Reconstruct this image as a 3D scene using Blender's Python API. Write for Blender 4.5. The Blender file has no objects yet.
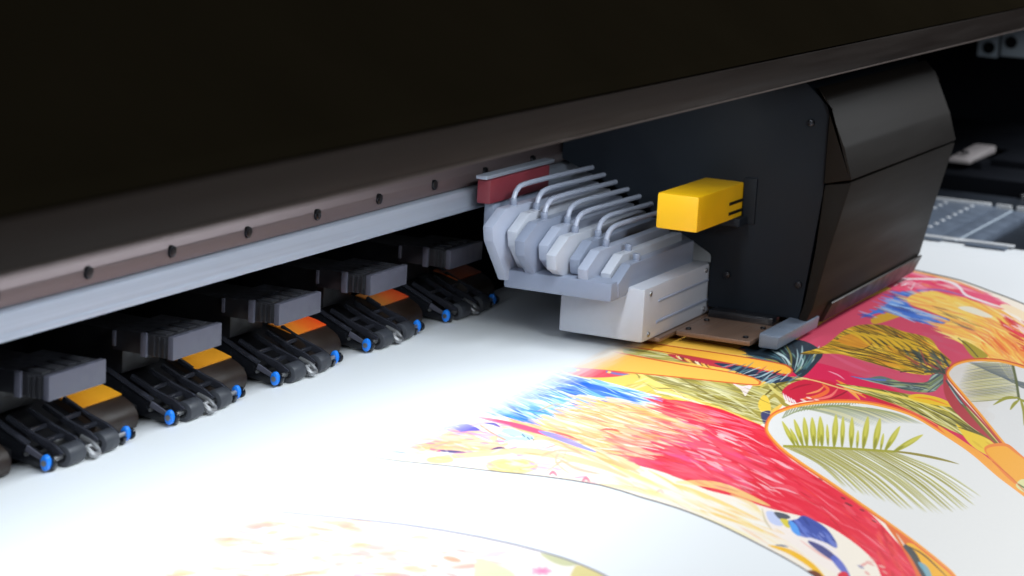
import bpy, bmesh, math, random
import numpy as np
from mathutils import Vector, Matrix

sc = bpy.context.scene
COL = sc.collection
random.seed(7)

# ------------------------------------------------------------------ camera (calibrated)
FPX = 2291.0875
RC = np.array([[0.42938177, -0.15645647, 0.88946763],
               [-0.90160619, -0.13131934, 0.41214259],
               [0.05232193, -0.97891604, -0.19744825]])
CAM = np.array([-0.74364341, -0.54895172, 0.2696902])
cd = bpy.data.cameras.new("camera")
cam = bpy.data.objects.new("camera", cd)
COL.objects.link(cam)
m = Matrix.Identity(4)
for r in range(3):
    m[r][0] = RC[r][0]; m[r][1] = -RC[r][1]; m[r][2] = -RC[r][2]; m[r][3] = CAM[r]
cam.matrix_world = m
cd.sensor_width = 36.0
cd.lens = FPX / 1024 * 36
cd.clip_start = 0.01
cd.clip_end = 50
cd.dof.use_dof = True
cd.dof.focus_distance = 1.13
cd.dof.aperture_fstop = 15.0
sc.camera = cam

# ------------------------------------------------------------------ materials
def srgb(c):
    return tuple(((x / 255) / 12.92 if x / 255 <= 0.04045 else ((x / 255 + 0.055) / 1.055) ** 2.4) for x in c)

def mat(name, col, rough=0.5, metal=0.0, noise=0.12, nscale=60, bump=0.0, coat=0.0, stretch=(1, 1, 1), spec=0.5,
        rough_var=0.12, trans=0.0):
    M = bpy.data.materials.new(name); M.use_nodes = True
    nt = M.node_tree; N = nt.nodes; L = nt.links
    b = N["Principled BSDF"]
    b.inputs["Roughness"].default_value = rough
    b.inputs["Metallic"].default_value = metal
    b.inputs["Specular IOR Level"].default_value = spec
    b.inputs["Coat Weight"].default_value = coat
    b.inputs["Coat Roughness"].default_value = 0.15
    b.inputs["Transmission Weight"].default_value = trans
    tc = N.new("ShaderNodeTexCoord"); mp = N.new("ShaderNodeMapping")
    mp.inputs["Scale"].default_value = stretch
    L.new(tc.outputs["Object"], mp.inputs["Vector"])
    nz = N.new("ShaderNodeTexNoise"); nz.inputs["Scale"].default_value = nscale
    nz.inputs["Detail"].default_value = 6
    L.new(mp.outputs[0], nz.inputs["Vector"])
    mr = N.new("ShaderNodeMapRange")
    mr.inputs["From Min"].default_value = 0.25; mr.inputs["From Max"].default_value = 0.75
    mr.inputs["To Min"].default_value = 1 - noise; mr.inputs["To Max"].default_value = 1 + noise
    L.new(nz.outputs["Fac"], mr.inputs["Value"])
    mx = N.new("ShaderNodeVectorMath"); mx.operation = "SCALE"
    mx.inputs[0].default_value = col[:3]
    L.new(mr.outputs[0], mx.inputs["Scale"])
    L.new(mx.outputs[0], b.inputs["Base Color"])
    r2 = N.new("ShaderNodeMapRange")
    r2.inputs["From Min"].default_value = 0.3; r2.inputs["From Max"].default_value = 0.7
    r2.inputs["To Min"].default_value = max(0.02, rough - rough_var); r2.inputs["To Max"].default_value = min(1, rough + rough_var)
    L.new(nz.outputs["Fac"], r2.inputs["Value"]); L.new(r2.outputs[0], b.inputs["Roughness"])
    if bump:
        bp = N.new("ShaderNodeBump"); bp.inputs["Strength"].default_value = bump
        bp.inputs["Distance"].default_value = 0.0005
        L.new(nz.outputs["Fac"], bp.inputs["Height"]); L.new(bp.outputs[0], b.inputs["Normal"])
    return M

BR = (0.4, 30, 30)   # brushed along X
M = dict(
    cover=mat("dark_cover_paint", (0.0070, 0.0055, 0.0032), 0.9, noise=0.10, nscale=14, spec=0.0),
    band=mat("brown_cover_band", (0.0135, 0.0092, 0.0072), 0.55, noise=0.12, nscale=25, stretch=(0.3, 6, 6), spec=0.15, bump=0.05),
    trim=mat("cover_edge_trim", (0.07, 0.052, 0.045), 0.6, metal=0.3, nscale=90),
    rail=mat("anodised_rail", (0.13, 0.100, 0.102), 0.42, metal=0.6, noise=0.07, nscale=40, stretch=(0.15,30,30), bump=0.02, rough_var=0.05),
    alu=mat("brushed_aluminium", (0.38, 0.42, 0.50), 0.42, metal=0.6, noise=0.07, nscale=40, stretch=(0.15,30,30), rough_var=0.05),
    screw=mat("dark_screw_steel", (0.03, 0.03, 0.034), 0.3, metal=0.9),
    black=mat("black_plastic", (0.004, 0.004, 0.005), 0.4, noise=0.15, nscale=120, spec=0.35),
    black2=mat("satin_black_plastic", (0.008, 0.0085, 0.011), 0.22, noise=0.15, nscale=120, rough_var=0.06, spec=0.6),
    lever2=mat("grey_lever_plastic", (0.020, 0.021, 0.028), 0.2, noise=0.12, nscale=150, rough_var=0.06, spec=0.7),
    rubber=mat("roller_rubber", (0.034, 0.037, 0.046), 0.5, noise=0.12, nscale=260, bump=0.1),
    blue=mat("blue_cap_plastic", (0.01, 0.19, 0.75), 0.35, noise=0.06),
    steel=mat("spring_steel", (0.34, 0.34, 0.35), 0.42, metal=1.0),
    block=mat("grey_block_plastic", (0.064, 0.064, 0.086), 0.5, noise=0.1, nscale=160, bump=0.06),
    blockrib=mat("dark_block_plastic", (0.010, 0.010, 0.013), 0.5, noise=0.15, nscale=160),
    guide=mat("brown_guide_plastic", (0.013, 0.0060, 0.0028), 0.5, noise=0.25, nscale=70, bump=0.05),  # guide's shaded zone put into its brown; also colours the carriage skirt
    navy=mat("carriage_dark_paint", (0.0065, 0.0095, 0.0145), 0.6, noise=0.2, nscale=18, spec=0.2),
    carfront=mat("carriage_front_gloss", (0.0060, 0.0038, 0.0022), 0.6, noise=0.25, nscale=12, stretch=(0.3, 3, 3), spec=0.22),  # brown glow of the reflected print put into the base tint
    yellow=mat("yellow_plastic", (0.86, 0.47, 0.004), 0.45, noise=0.08, nscale=40),
    white=mat("pale_grey_head_block", (0.42, 0.44, 0.50), 0.35, noise=0.02, nscale=300, rough_var=0.02),
    cable=mat("pale_flat_cable", (0.33, 0.36, 0.45), 0.35, noise=0.02, nscale=300, rough_var=0.02),
    tube=mat("translucent_grey_tube", (0.22, 0.25, 0.33), 0.3, noise=0.02, nscale=300, rough_var=0.02),
    red=mat("dull_red_clip", (0.17, 0.025, 0.035), 0.45, noise=0.15, nscale=50),
    copper=mat("copper_guard", (0.21, 0.135, 0.10), 0.4, metal=0.5, noise=0.15, nscale=60, stretch=BR),  # orange-brown reflection of the print put into the metal's colour
    platen=mat("blue_grey_platen", (0.17, 0.21, 0.28), 0.38, metal=0.3, noise=0.1, nscale=90),
    platen_dk=mat("dark_platen_metal", (0.03, 0.037, 0.05), 0.4, metal=0.4, noise=0.15, nscale=60),
    dot=mat("bright_hole_rim", (0.85, 0.88, 0.92), 0.25, noise=0.02),
    bright=mat("polished_edge", (0.88, 0.90, 0.93), 0.3, metal=0.2, noise=0.05),
    lever=mat("off_white_lever", (0.52, 0.47, 0.47), 0.5, noise=0.1, nscale=80),
    frame=mat("light_grey_frame_metal", (0.48, 0.55, 0.62), 0.5, noise=0.1),
    dark=mat("machine_interior_black", (0.005, 0.006, 0.009), 0.7, noise=0.2, nscale=20, spec=0.1),
    under=mat("dark_underbody", (0.004, 0.004, 0.005), 0.8, spec=0.05),
)

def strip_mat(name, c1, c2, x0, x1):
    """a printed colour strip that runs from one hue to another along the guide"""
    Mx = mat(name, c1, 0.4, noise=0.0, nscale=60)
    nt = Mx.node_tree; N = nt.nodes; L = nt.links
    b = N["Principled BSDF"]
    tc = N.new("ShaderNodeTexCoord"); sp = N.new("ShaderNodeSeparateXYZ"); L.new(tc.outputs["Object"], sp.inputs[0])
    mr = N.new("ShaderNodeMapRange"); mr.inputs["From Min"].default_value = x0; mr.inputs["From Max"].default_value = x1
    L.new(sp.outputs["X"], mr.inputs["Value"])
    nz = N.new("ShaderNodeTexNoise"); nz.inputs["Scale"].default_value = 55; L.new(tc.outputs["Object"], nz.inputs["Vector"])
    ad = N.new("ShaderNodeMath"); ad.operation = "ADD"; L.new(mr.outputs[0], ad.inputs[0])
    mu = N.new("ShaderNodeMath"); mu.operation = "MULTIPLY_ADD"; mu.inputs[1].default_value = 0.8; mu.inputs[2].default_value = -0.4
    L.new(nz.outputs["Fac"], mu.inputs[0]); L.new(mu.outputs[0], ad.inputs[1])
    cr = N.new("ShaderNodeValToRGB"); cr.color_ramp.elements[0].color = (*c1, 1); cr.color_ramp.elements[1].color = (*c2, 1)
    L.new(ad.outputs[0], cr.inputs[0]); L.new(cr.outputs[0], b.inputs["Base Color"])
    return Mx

# ------------------------------------------------------------------ mesh helpers
def box(bm, x0, x1, y0, y1, z0, z1, bev=0.0):
    t = bmesh.new()
    bmesh.ops.create_cube(t, size=1)
    for v in t.verts:
        v.co = Vector((x0 + (v.co.x + .5) * (x1 - x0), y0 + (v.co.y + .5) * (y1 - y0), z0 + (v.co.z + .5) * (z1 - z0)))
    if bev:
        bmesh.ops.bevel(t, geom=list(t.edges), offset=bev, segments=2, profile=0.6, affect='EDGES')
    merge(bm, t)

def merge(bm, t):
    me = bpy.data.meshes.new("tmp"); t.to_mesh(me); t.free(); bm.from_mesh(me); bpy.data.meshes.remove(me)

def prism(bm, prof, x0, x1, bev=0.0):
    """YZ profile extruded along X"""
    t = bmesh.new()
    a = [t.verts.new((x0, y, z)) for y, z in prof]; b = [t.verts.new((x1, y, z)) for y, z in prof]
    t.faces.new(a); t.faces.new(list(reversed(b)))
    n = len(prof)
    for i in range(n):
        t.faces.new((a[i], b[i], b[(i + 1) % n], a[(i + 1) % n]))
    bmesh.ops.recalc_face_normals(t, faces=t.faces)
    if bev:
        bmesh.ops.bevel(t, geom=list(t.edges), offset=bev, segments=2, profile=0.6, affect='EDGES')
    merge(bm, t)

def cyl(bm, p0, p1, r, seg=24, bev=0.0, r2=None):
    t = bmesh.new()
    p0 = Vector(p0); p1 = Vector(p1); d = p1 - p0
    bmesh.ops.create_cone(t, cap_ends=True, segments=seg, radius1=r, radius2=r if r2 is None else r2, depth=d.length)
    if bev:
        es = [e for e in t.edges if abs(e.verts[0].co.z - e.verts[1].co.z) < 1e-9]
        bmesh.ops.bevel(t, geom=es, offset=bev, segments=2, profile=0.5, affect='EDGES')
    q = d.to_track_quat('Z', 'Y')
    for v in t.verts:
        v.co = q @ v.co + (p0 + p1) / 2
    merge(bm, t)

def tube(bm, pts, r, seg=10):
    pts = [Vector(p) for p in pts]
    # catmull-rom
    P = []
    n = len(pts)
    for i in range(n - 1):
        a = pts[max(i - 1, 0)]; b = pts[i]; c = pts[i + 1]; d = pts[min(i + 2, n - 1)]
        for k in range(8):
            t = k / 8
            P.append(0.5 * ((2 * b) + (c - a) * t + (2 * a - 5 * b + 4 * c - d) * t * t + (3 * b - a - 3 * c + d) * t ** 3))
    P.append(pts[-1])
    rings = []
    for i, p in enumerate(P):
        tg = (P[min(i + 1, len(P) - 1)] - P[max(i - 1, 0)]).normalized()
        u = tg.cross(Vector((0, 0, 1)))
        if u.length < 1e-4: u = Vector((1, 0, 0))
        u.normalize(); w = tg.cross(u)
        rings.append([bm.verts.new(p + r * (math.cos(2 * math.pi * k / seg) * u + math.sin(2 * math.pi * k / seg) * w)) for k in range(seg)])
    for i in range(len(rings) - 1):
        for k in range(seg):
            bm.faces.new((rings[i][k], rings[i][(k + 1) % seg], rings[i + 1][(k + 1) % seg], rings[i + 1][k]))
    bm.faces.new(rings[0][::-1]); bm.faces.new(rings[-1])

def obj(name, bm, m, parent=None, smooth=True, loc=None):
    me = bpy.data.meshes.new(name)
    bmesh.ops.recalc_face_normals(bm, faces=bm.faces)
    bm.to_mesh(me); bm.free()
    o = bpy.data.objects.new(name, me); COL.objects.link(o)
    me.materials.append(m)
    if smooth:
        try:
            me.shade_smooth(); me.set_sharp_from_angle(angle=math.radians(35))
        except Exception:
            pass
    if parent: o.parent = parent
    if loc: o.location = loc
    return o

def thing(name, label, cat, loc=(0, 0, 0), group=None):
    o = bpy.data.objects.new(name, None); COL.objects.link(o)
    o.location = loc; o.empty_display_size = 0.01
    o["label"] = label; o["category"] = cat
    if group: o["group"] = group
    return o

def tag(o, label, cat, group=None):
    o["label"] = label; o["category"] = cat
    if group: o["group"] = group

def bmn(): return bmesh.new()

# ------------------------------------------------------------------ the sheet profile (flat platen, then a gentle fall)
YB, RB, DMAX = -0.225, 0.42, math.radians(30)
def prof_s(s):
    """arc length s (= -Y on the flat) -> (y, z)"""
    if s <= -YB: return (-s, 0.0)
    a = (s + YB) / RB
    if a <= DMAX: return (YB - RB * math.sin(a), -RB * (1 - math.cos(a)))
    e = s + YB - RB * DMAX
    return (YB - RB * math.sin(DMAX) - e * math.cos(DMAX), -RB * (1 - math.cos(DMAX)) - e * math.sin(DMAX))

def px2tex(P):
    """photo pixels -> (X, s) on the sheet, in metres"""
    P = np.asarray(P, float).reshape(-1, 2)
    D = (RC @ np.stack([P[:, 0] - 512, P[:, 1] - 288, np.full(len(P), FPX)])).T
    lo = np.full(len(P), 0.2); 
    t = -CAM[2] / D[:, 2]
    hit = CAM + t[:, None] * D
    s = -hit[:, 1]
    X = hit[:, 0]
    far = s > -YB
    if far.any():
        ss = np.linspace(-YB, 0.7, 1500)
        yz = np.array([prof_s(v) for v in ss])
        for i in np.nonzero(far)[0]:
            # distance of the ray (in the YZ plane) from each profile point
            dy, dz = D[i, 1], D[i, 2]
            c = (yz[:, 0] - CAM[1]) * dz - (yz[:, 1] - CAM[2]) * dy
            k = np.nonzero(np.sign(c[:-1]) != np.sign(c[1:]))[0]
            k = k[0] if len(k) else len(ss) - 2
            f = c[k] / (c[k] - c[k + 1]) if c[k] != c[k + 1] else 0
            s[i] = ss[k] + f * (ss[k + 1] - ss[k])
            y = yz[k, 0] + f * (yz[k + 1, 0] - yz[k, 0])
            tt = (y - CAM[1]) / dy
            X[i] = CAM[0] + tt * D[i, 0]
    return np.stack([X, s], 1)

# ------------------------------------------------------------------ the print: painted stroke by stroke in sheet coordinates
AX0, AX1, AS0, AS1 = -0.16, 0.83, 0.085, 0.50
ARES = 0.00030
AW, AH = int((AX1 - AX0) / ARES), int((AS1 - AS0) / ARES)
ART = np.zeros((AH, AW, 4), np.float32)      # premultiplied colour + ink

def cover_poly(V):
    """antialiased coverage of a polygon given in texel coordinates"""
    x0 = max(int(V[:, 0].min()) - 1, 0); x1 = min(int(V[:, 0].max()) + 2, AW)
    y0 = max(int(V[:, 1].min()) - 1, 0); y1 = min(int(V[:, 1].max()) + 2, AH)
    if x1 <= x0 or y1 <= y0: return None
    w, h = x1 - x0, y1 - y0
    SUB = 3
    ys = y0 + (np.arange(h * SUB) + 0.5) / SUB
    acc = np.zeros((h * SUB, w), np.float32)
    xs = np.arange(x0, x1, dtype=np.float32)
    n = len(V)
    for i in range(n):
        ax, ay = V[i]; bx, by = V[(i + 1) % n]
        if ay == by: continue
        sg = 1.0 if by > ay else -1.0
        lo, hi = (ay, by) if ay < by else (by, ay)
        k0 = int(np.searchsorted(ys, lo)); k1 = int(np.searchsorted(ys, hi))
        if k1 <= k0: continue
        xc = ax + (ys[k0:k1] - ay) / (by - ay) * (bx - ax)
        acc[k0:k1] += sg * np.clip(xs[None, :] + 1 - xc[:, None].astype(np.float32), 0, 1)
    acc = np.minimum(np.abs(acc), 1).reshape(h, SUB, w).mean(1)
    return x0, x1, y0, y1, acc

def totex(P):
    T = px2tex(P)
    return np.stack([(T[:, 0] - AX0) / ARES, (T[:, 1] - AS0) / ARES], 1)

def smooth(P, closed=True, k=6):
    P = np.asarray(P, float); n = len(P); out = []
    rng = range(n) if closed else range(n - 1)
    for i in rng:
        if closed: a, b, c, d = P[(i - 1) % n], P[i], P[(i + 1) % n], P[(i + 2) % n]
        else: a, b, c, d = P[max(i - 1, 0)], P[i], P[i + 1], P[min(i + 2, n - 1)]
        for q in range(k):
            t = q / k
            out.append(0.5 * ((2 * b) + (c - a) * t + (2 * a - 5 * b + 4 * c - d) * t * t + (3 * b - a - 3 * c + d) * t ** 3))
    if not closed: out.append(P[-1])
    return np.array(out)

def blend(cv, col, alpha, mask):
    if cv is None: return
    x0, x1, y0, y1, a = cv
    if mask is not None: a = a * mask[y0:y1, x0:x1]
    a = (a * alpha)[..., None]
    R = ART[y0:y1, x0:x1]
    c = np.array([*srgb(col), 1.0], np.float32)
    R *= (1 - a); R += a * c

def poly(P, col, mask=None, alpha=1.0, sm=True):
    if sm: P = smooth(P)
    blend(cover_poly(totex(P)), col, alpha, mask)

def mask_of(P, sm=True):
    if sm: P = smooth(P)
    M_ = np.zeros((AH, AW), np.float32)
    cv = cover_poly(totex(P))
    if cv: M_[cv[2]:cv[3], cv[0]:cv[1]] = cv[4]
    return M_

def stroke(P, w, col, mask=None, alpha=1.0, taper=(1, 1), sm=True):
    """P open path in photo pixels, w width in pixels, taper = relative width at start / end (middle is 1)"""
    P = np.asarray(P, float)
    if sm and len(P) > 2: P = smooth(P, False, 5)
    elif len(P) == 2: P = np.array([P[0] * (1 - t) + P[1] * t for t in (0, .25, .5, .75, 1)])
    n = len(P); T = np.gradient(P, axis=0); T /= np.maximum(np.linalg.norm(T, axis=1, keepdims=True), 1e-6)
    Nn = np.stack([-T[:, 1], T[:, 0]], 1)
    u = np.linspace(0, 1, n)
    ww = np.where(u < .5, taper[0] + (1 - taper[0]) * np.sin(u * math.pi), taper[1] + (1 - taper[1]) * np.sin(u * math.pi)) * w / 2
    Q = np.concatenate([P + Nn * ww[:, None], (P - Nn * ww[:, None])[::-1]])
    blend(cover_poly(totex(Q)), col, alpha, mask)

AR = random.Random(11)
def inside(p, poly_):
    x, y = p; c = False; n = len(poly_); j = n - 1
    for i in range(n):
        xi, yi = poly_[i]; xj, yj = poly_[j]
        if (yi > y) != (yj > y) and x < (xj - xi) * (y - yi) / (yj - yi) + xi: c = not c
        j = i
    return c

def field(P, n, cols, ang, ln, wd, mask=None, alpha=(0.5, 0.95), jit=0.08, bend=0.0, spill=False, taper=(0.1, 0.1)):
    """n tapered strokes scattered over polygon P; ang(x, y) gives direction (slope angle in radians)"""
    xs = [p[0] for p in P]; ys = [p[1] for p in P]
    if mask is None and not spill: mask = mask_of(P, False)
    k = 0; tries = 0
    while k < n and tries < n * 30:
        tries += 1
        x = AR.uniform(min(xs), max(xs)); y = AR.uniform(min(ys), max(ys))
        if not inside((x, y), P): continue
        a = (ang(x, y) if callable(ang) else ang) + AR.gauss(0, jit)
        L_ = AR.uniform(*ln) / 2; W_ = AR.uniform(*wd)
        dx, dy = math.cos(a) * L_, math.sin(a) * L_
        b = AR.gauss(0, bend) * L_
        stroke([(x - dx, y - dy), (x - dy * b / L_ if L_ else x, y + dx * b / L_ if L_ else y), (x + dx, y + dy)], W_, AR.choice(cols), mask,
               AR.uniform(*alpha), taper)
        k += 1

def exec_art():
    global ART_IMG
    A = math.atan
    # ---- panel outlines
    low = [(352, 455), (372, 457), (400, 461), (450, 466), (500, 472), (540, 476), (600, 485), (640, 497), (680, 509), (720, 525), (760, 545), (790, 561), (820, 580), (860, 612)]
    top = [(860, 262), (905, 268), (933, 274), (961, 280.5), (990, 291), (1024, 304), (1060, 322)]
    P1 = low + [(1100, 640), (1200, 500), (1100, 345)] + top[::-1] + [(700, 270), (560, 320), (430, 400)]
    lowS = smooth(low, False); topS = smooth(top, False)
    P1s = list(map(tuple, lowS)) + [(1000, 640), (1150, 500), (1100, 345)] + list(map(tuple, topS[::-1])) + [(700, 270), (560, 320), (430, 400)]
    MP = mask_of(P1s, False)
    poly(P1s, (250, 238, 222), sm=False)
    # ---- broad fields
    poly([(500, 388), (560, 320), (700, 262), (880, 262), (900, 300), (850, 360), (800, 385), (760, 425), (700, 410), (650, 398), (560, 384)], (246, 196, 84), MP)
    # crimson / mauve ground on the right
    poly([(790, 345), (905, 285), (960, 320), (990, 362), (950, 372), (948, 385), (960, 405), (980, 420), (1010, 452), (990, 470), (930, 425), (880, 402), (800, 400), (776, 395)], (206, 70, 98), MP)
    poly([(795, 366), (812, 362), (850, 372), (900, 392), (925, 402), (952, 420), (985, 450), (1000, 470), (960, 445), (900, 412), (850, 402), (800, 398), (782, 385)], (214, 26, 78), MP)
    field([(800, 360), (860, 340), (940, 330), (980, 358), (945, 365), (940, 385), (900, 385), (850, 375)], 30, [(198, 92, 116), (190, 60, 90), (215, 80, 110)], 0.35, (20, 60), (3, 8), MP, (0.15, 0.35))
    stroke([(826, 352), (850, 364), (870, 372)], 3.5, (214, 90, 120), MP, .7, (.2, .1))
    stroke([(828, 371), (838, 375), (845, 380)], 1.4, (240, 160, 180), MP, .8, (.2, .1))
    # ---- olive leaves, upper middle
    OL = [(625, 376), (650, 374), (690, 378), (735, 383), (760, 386), (790, 377), (812, 380), (800, 388), (790, 398), (772, 410), (762, 424), (735, 413), (690, 402), (655, 393)]
    poly(OL, (186, 172, 84), MP)
    mo = mask_of(OL) * MP
    field(OL, 150, [(222, 214, 150), (150, 134, 52), (198, 186, 96), (236, 230, 180), (120, 106, 38)], 0.3, (20, 60), (1, 3.2), mo, (0.35, 0.8), 0.1)
    stroke([(640, 378), (675, 395), (715, 408), (762, 428)], 6, (250, 214, 104), MP, 1, (.6, .6))
    stroke([(636, 372), (660, 386), (695, 400)], 5, (252, 220, 120), MP, 1, (.2, .6))
    stroke([(640, 388), (690, 400), (762, 430)], 2, (252, 240, 205), MP, .9)
    stroke([(680, 378), (705, 392), (742, 412)], 1.6, (128, 112, 44), mo, .8)
    stroke([(700, 385), (728, 396), (760, 418)], 2.2, (226, 218, 160), mo, .8, (.1, .1))
    # stem curls near the palm medallion
    for (pts, w_, c_) in (([(758, 389), (772, 381), (790, 378), (802, 380)], 3.5, (206, 190, 90)), ([(762, 398), (780, 384), (800, 380)], 2.4, (112, 98, 30)),
                          ([(764, 404), (775, 395), (784, 404), (790, 406)], 4, (170, 150, 60)), ([(768, 384), (776, 392), (790, 402)], 3.2, (222, 206, 116)),
                          ([(772, 380), (784, 392), (798, 396)], 1.2, (90, 80, 30))):
        stroke(pts, w_, c_, MP, 1, (.3, .3))
    poly([(763, 395), (768, 398), (771, 408), (768, 414), (761, 412), (758, 404)], (248, 206, 70), MP)
    poly([(761, 413), (770, 411), (768, 420), (764, 424)], (64, 66, 110), MP)
    poly([(732, 383), (742, 386), (752, 385), (748, 392), (745, 396), (741, 390)], (246, 226, 226), MP)
    # dark feather burst below the carriage foot
    FB = [(738, 350), (765, 343), (800, 340), (822, 352), (816, 364), (802, 377), (793, 372), (785, 366)]
    poly(FB, (34, 50, 62), MP)
    for k in range(70):
        t = AR.random(); bx, by = 795 + AR.uniform(-6, 4), 374 + AR.uniform(-3, 2)
        an = math.radians(AR.uniform(-172, -40)); r1 = AR.uniform(6, 14); r2 = r1 + AR.uniform(8, 32)
        c1 = (bx + math.cos(an) * r1 * 1.3, by + math.sin(an) * r1 * .6); c3 = (bx + math.cos(an - .25) * r2 * 1.5, by + math.sin(an - .25) * r2 * .75)
        c2 = ((c1[0] + c3[0]) / 2 + 2, (c1[1] + c3[1]) / 2 - 1.5)
        stroke([c1, c2, c3], AR.uniform(.8, 2.2), AR.choice([(20, 30, 40), (60, 100, 112), (190, 214, 216), (110, 150, 140), (28, 44, 70), (150, 140, 60)]), MP, AR.uniform(.6, .95), (.3, .1))
    # ---- pair of long amber bars
    poly([(560, 345), (610, 338), (680, 347), (740, 356), (780, 363), (789, 366), (793, 371), (784, 375), (740, 366), (680, 355), (610, 345)], (196, 74, 36), MP)
    poly([(558, 344), (612, 339), (680, 348), (740, 357), (779, 364), (788, 367.2), (791, 371), (783, 373.6), (740, 364.8), (680, 354), (610, 344)], (250, 184, 60), MP)
    poly([(560, 330), (620, 333), (700, 341), (740, 350), (740, 354), (680, 345.6), (610, 336.4), (560, 339)], (240, 186, 70), MP)
    stroke([(590, 329), (640, 333), (700, 341), (745, 350)], 1.0, (150, 70, 30), MP, .9)
    poly([(624, 349), (640, 349.5), (660, 352), (676, 357), (690, 363), (670, 361), (640, 357), (626, 355)], (188, 178, 96), MP)
    field([(624, 349), (640, 349.5), (660, 352), (676, 357), (690, 363), (670, 361), (640, 357), (626, 355)], 16, [(130, 120, 50), (226, 220, 170)], .15, (12, 30), (.8, 1.6), MP, (.5, .8), .05)
    poly([(668, 354), (700, 358), (740, 366), (782, 374), (790, 378), (765, 381), (735, 371), (700, 364), (682, 361)], (196, 50, 66), MP)
    DH = [(714, 363), (740, 366), (784, 376), (800, 378), (775, 383), (760, 380), (735, 371)]
    poly(DH, (38, 56, 82), MP)
    field(DH, 46, [(200, 222, 226), (90, 130, 140), (24, 34, 56), (150, 180, 190), (220, 70, 90)], -0.45, (8, 22), (.8, 1.8), MP, (.6, .95), .15)
    for k in range(16):
        x = 676 + k * 2.1; y = 357 + k * .62
        stroke([(x, y - 1.5), (x + 2, y + .6), (x + 4, y + 2)], 1.3, AR.choice([(250, 214, 110), (240, 180, 60), (250, 232, 190), (130, 70, 40)]), MP, .9)
    poly([(520, 378), (560, 362), (600, 350), (620, 352.5), (680, 363.5), (720, 370), (750, 376), (759, 380.4), (761, 383), (750, 385.2), (680, 378), (630, 373), (590, 370), (550, 372)], (222, 104, 46), MP)
    poly([(520, 378), (560, 362), (600, 348), (620, 353.6), (680, 364.8), (720, 371.2), (749, 377), (757, 380.6), (758.6, 382.6), (750, 384), (680, 376.8), (630, 372), (590, 369), (550, 371)], (250, 192, 82), MP)
    # left lens and yellow wedge
    poly([(545, 372), (566, 367.5), (600, 369.5), (630, 374), (618, 376.5), (590, 377.5), (566, 374)], (228, 72, 92), MP)
    poly([(556, 369), (566, 367), (578, 369), (574, 372), (562, 372)], (176, 190, 216), MP)
    stroke([(606, 371.5), (618, 374), (629, 375)], 2, (110, 120, 180), MP, .9)
    for x, y in ((578, 370), (609, 372.2)): poly([(x - 2, y), (x, y - 1.3), (x + 2.4, y), (x, y + 1.2)], (250, 206, 110), MP)
    stroke([(544, 373), (556, 368), (566, 373), (580, 377)], 1.4, (250, 225, 170), MP, .9)
    poly([(575, 378), (610, 377.5), (634, 374), (640, 380), (655, 392), (640, 394), (610, 386)], (249, 206, 98), MP)
    field([(620, 386), (640, 378), (655, 395), (640, 394)], 14, [(190, 176, 96), (230, 220, 160)], -.3, (8, 20), (1, 2.2), MP, (.5, .8))
    # ---- peach field
    PE = [(500, 424), (520, 420), (560, 405), (590, 399), (640, 404), (668, 401), (700, 424), (690, 440), (650, 448), (636, 470), (600, 462), (560, 446), (520, 436)]
    poly(PE, (251, 214, 168), MP)
    mpe = mask_of([(490, 420), (560, 400), (590, 396), (640, 402), (668, 398), (720, 424), (700, 445), (660, 450), (640, 474), (600, 468), (560, 450), (520, 440)]) * MP
    field(PE, 420, [(250, 186, 112), (253, 236, 214), (252, 196, 140), (250, 178, 92), (252, 160, 130), (253, 222, 160), (250, 170, 110)], lambda x, y: .24 + (y - 400) * .003, (16, 52), (.8, 3.0), mpe, (0.3, 0.8), .06)
    # ---- blue feather
    BF = [(505, 386), (524, 372), (560, 374), (600, 381), (640, 391), (664, 401), (640, 405), (622, 405), (600, 399), (582, 397), (570, 403), (556, 408), (540, 416), (524, 420), (505, 416), (470, 408), (462, 400), (480, 390)]
    poly(BF, (196, 224, 250), MP, .85)
    field(BF, 480, [(24, 126, 236), (80, 168, 245), (150, 202, 250), (10, 96, 210), (220, 238, 252), (60, 150, 240), (236, 244, 252)], lambda x, y: .40 - (x - 480) * .001, (16, 46), (.8, 3.2), MP, (0.4, 0.9), .07, spill=True)
    for pts in ([(530, 377), (580, 384), (650, 402)], [(545, 390), (580, 389), (620, 399)], [(560, 381), (600, 388), (640, 402)], [(500, 402), (516, 412), (528, 420)], [(556, 387), (572, 392), (590, 396)]):
        stroke(pts, 5, (8, 96, 224), MP, .75, (.1, .1))
    field([(470, 398), (500, 386), (530, 400), (520, 418)], 60, [(150, 196, 246), (236, 244, 252), (60, 140, 236)], .42, (14, 36), (.7, 2), MP, (.4, .8), .06, spill=True)
    for pts in ([(572, 399), (580, 396), (596, 397)], [(560, 405), (572, 403), (582, 404)]):
        stroke(pts, 3.2, (250, 240, 236), MP, .9, (.2, .2))
    stroke([(536, 412), (552, 405), (566, 404)], 2.2, (206, 180, 96), MP, .7, (.2, .2))
    field([(560, 398), (600, 396), (650, 404), (640, 410), (580, 406)], 40, [(250, 200, 120), (236, 190, 96), (252, 226, 190)], .2, (14, 34), (1, 2.6), MP, (.4, .8), .05, spill=True)
    # ---- red field
    RL = [(700, 425), (672, 428), (640, 436), (650, 444), (634, 462), (660, 471), (684, 480), (708, 490), (740, 498), (759, 505), (780, 511), (801, 516), (826, 525), (846, 537), (862, 549), (876, 564), (890, 590)]
    RT = [(930, 600), (924, 576), (900, 546), (872, 515), (840, 492), (806, 470), (785, 455), (773, 443), (765, 428), (745, 419), (720, 409), (690, 402), (664, 400), (668, 410), (690, 418)]
    RD_ = RL + RT
    poly(RD_, (236, 34, 62), MP)
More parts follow.
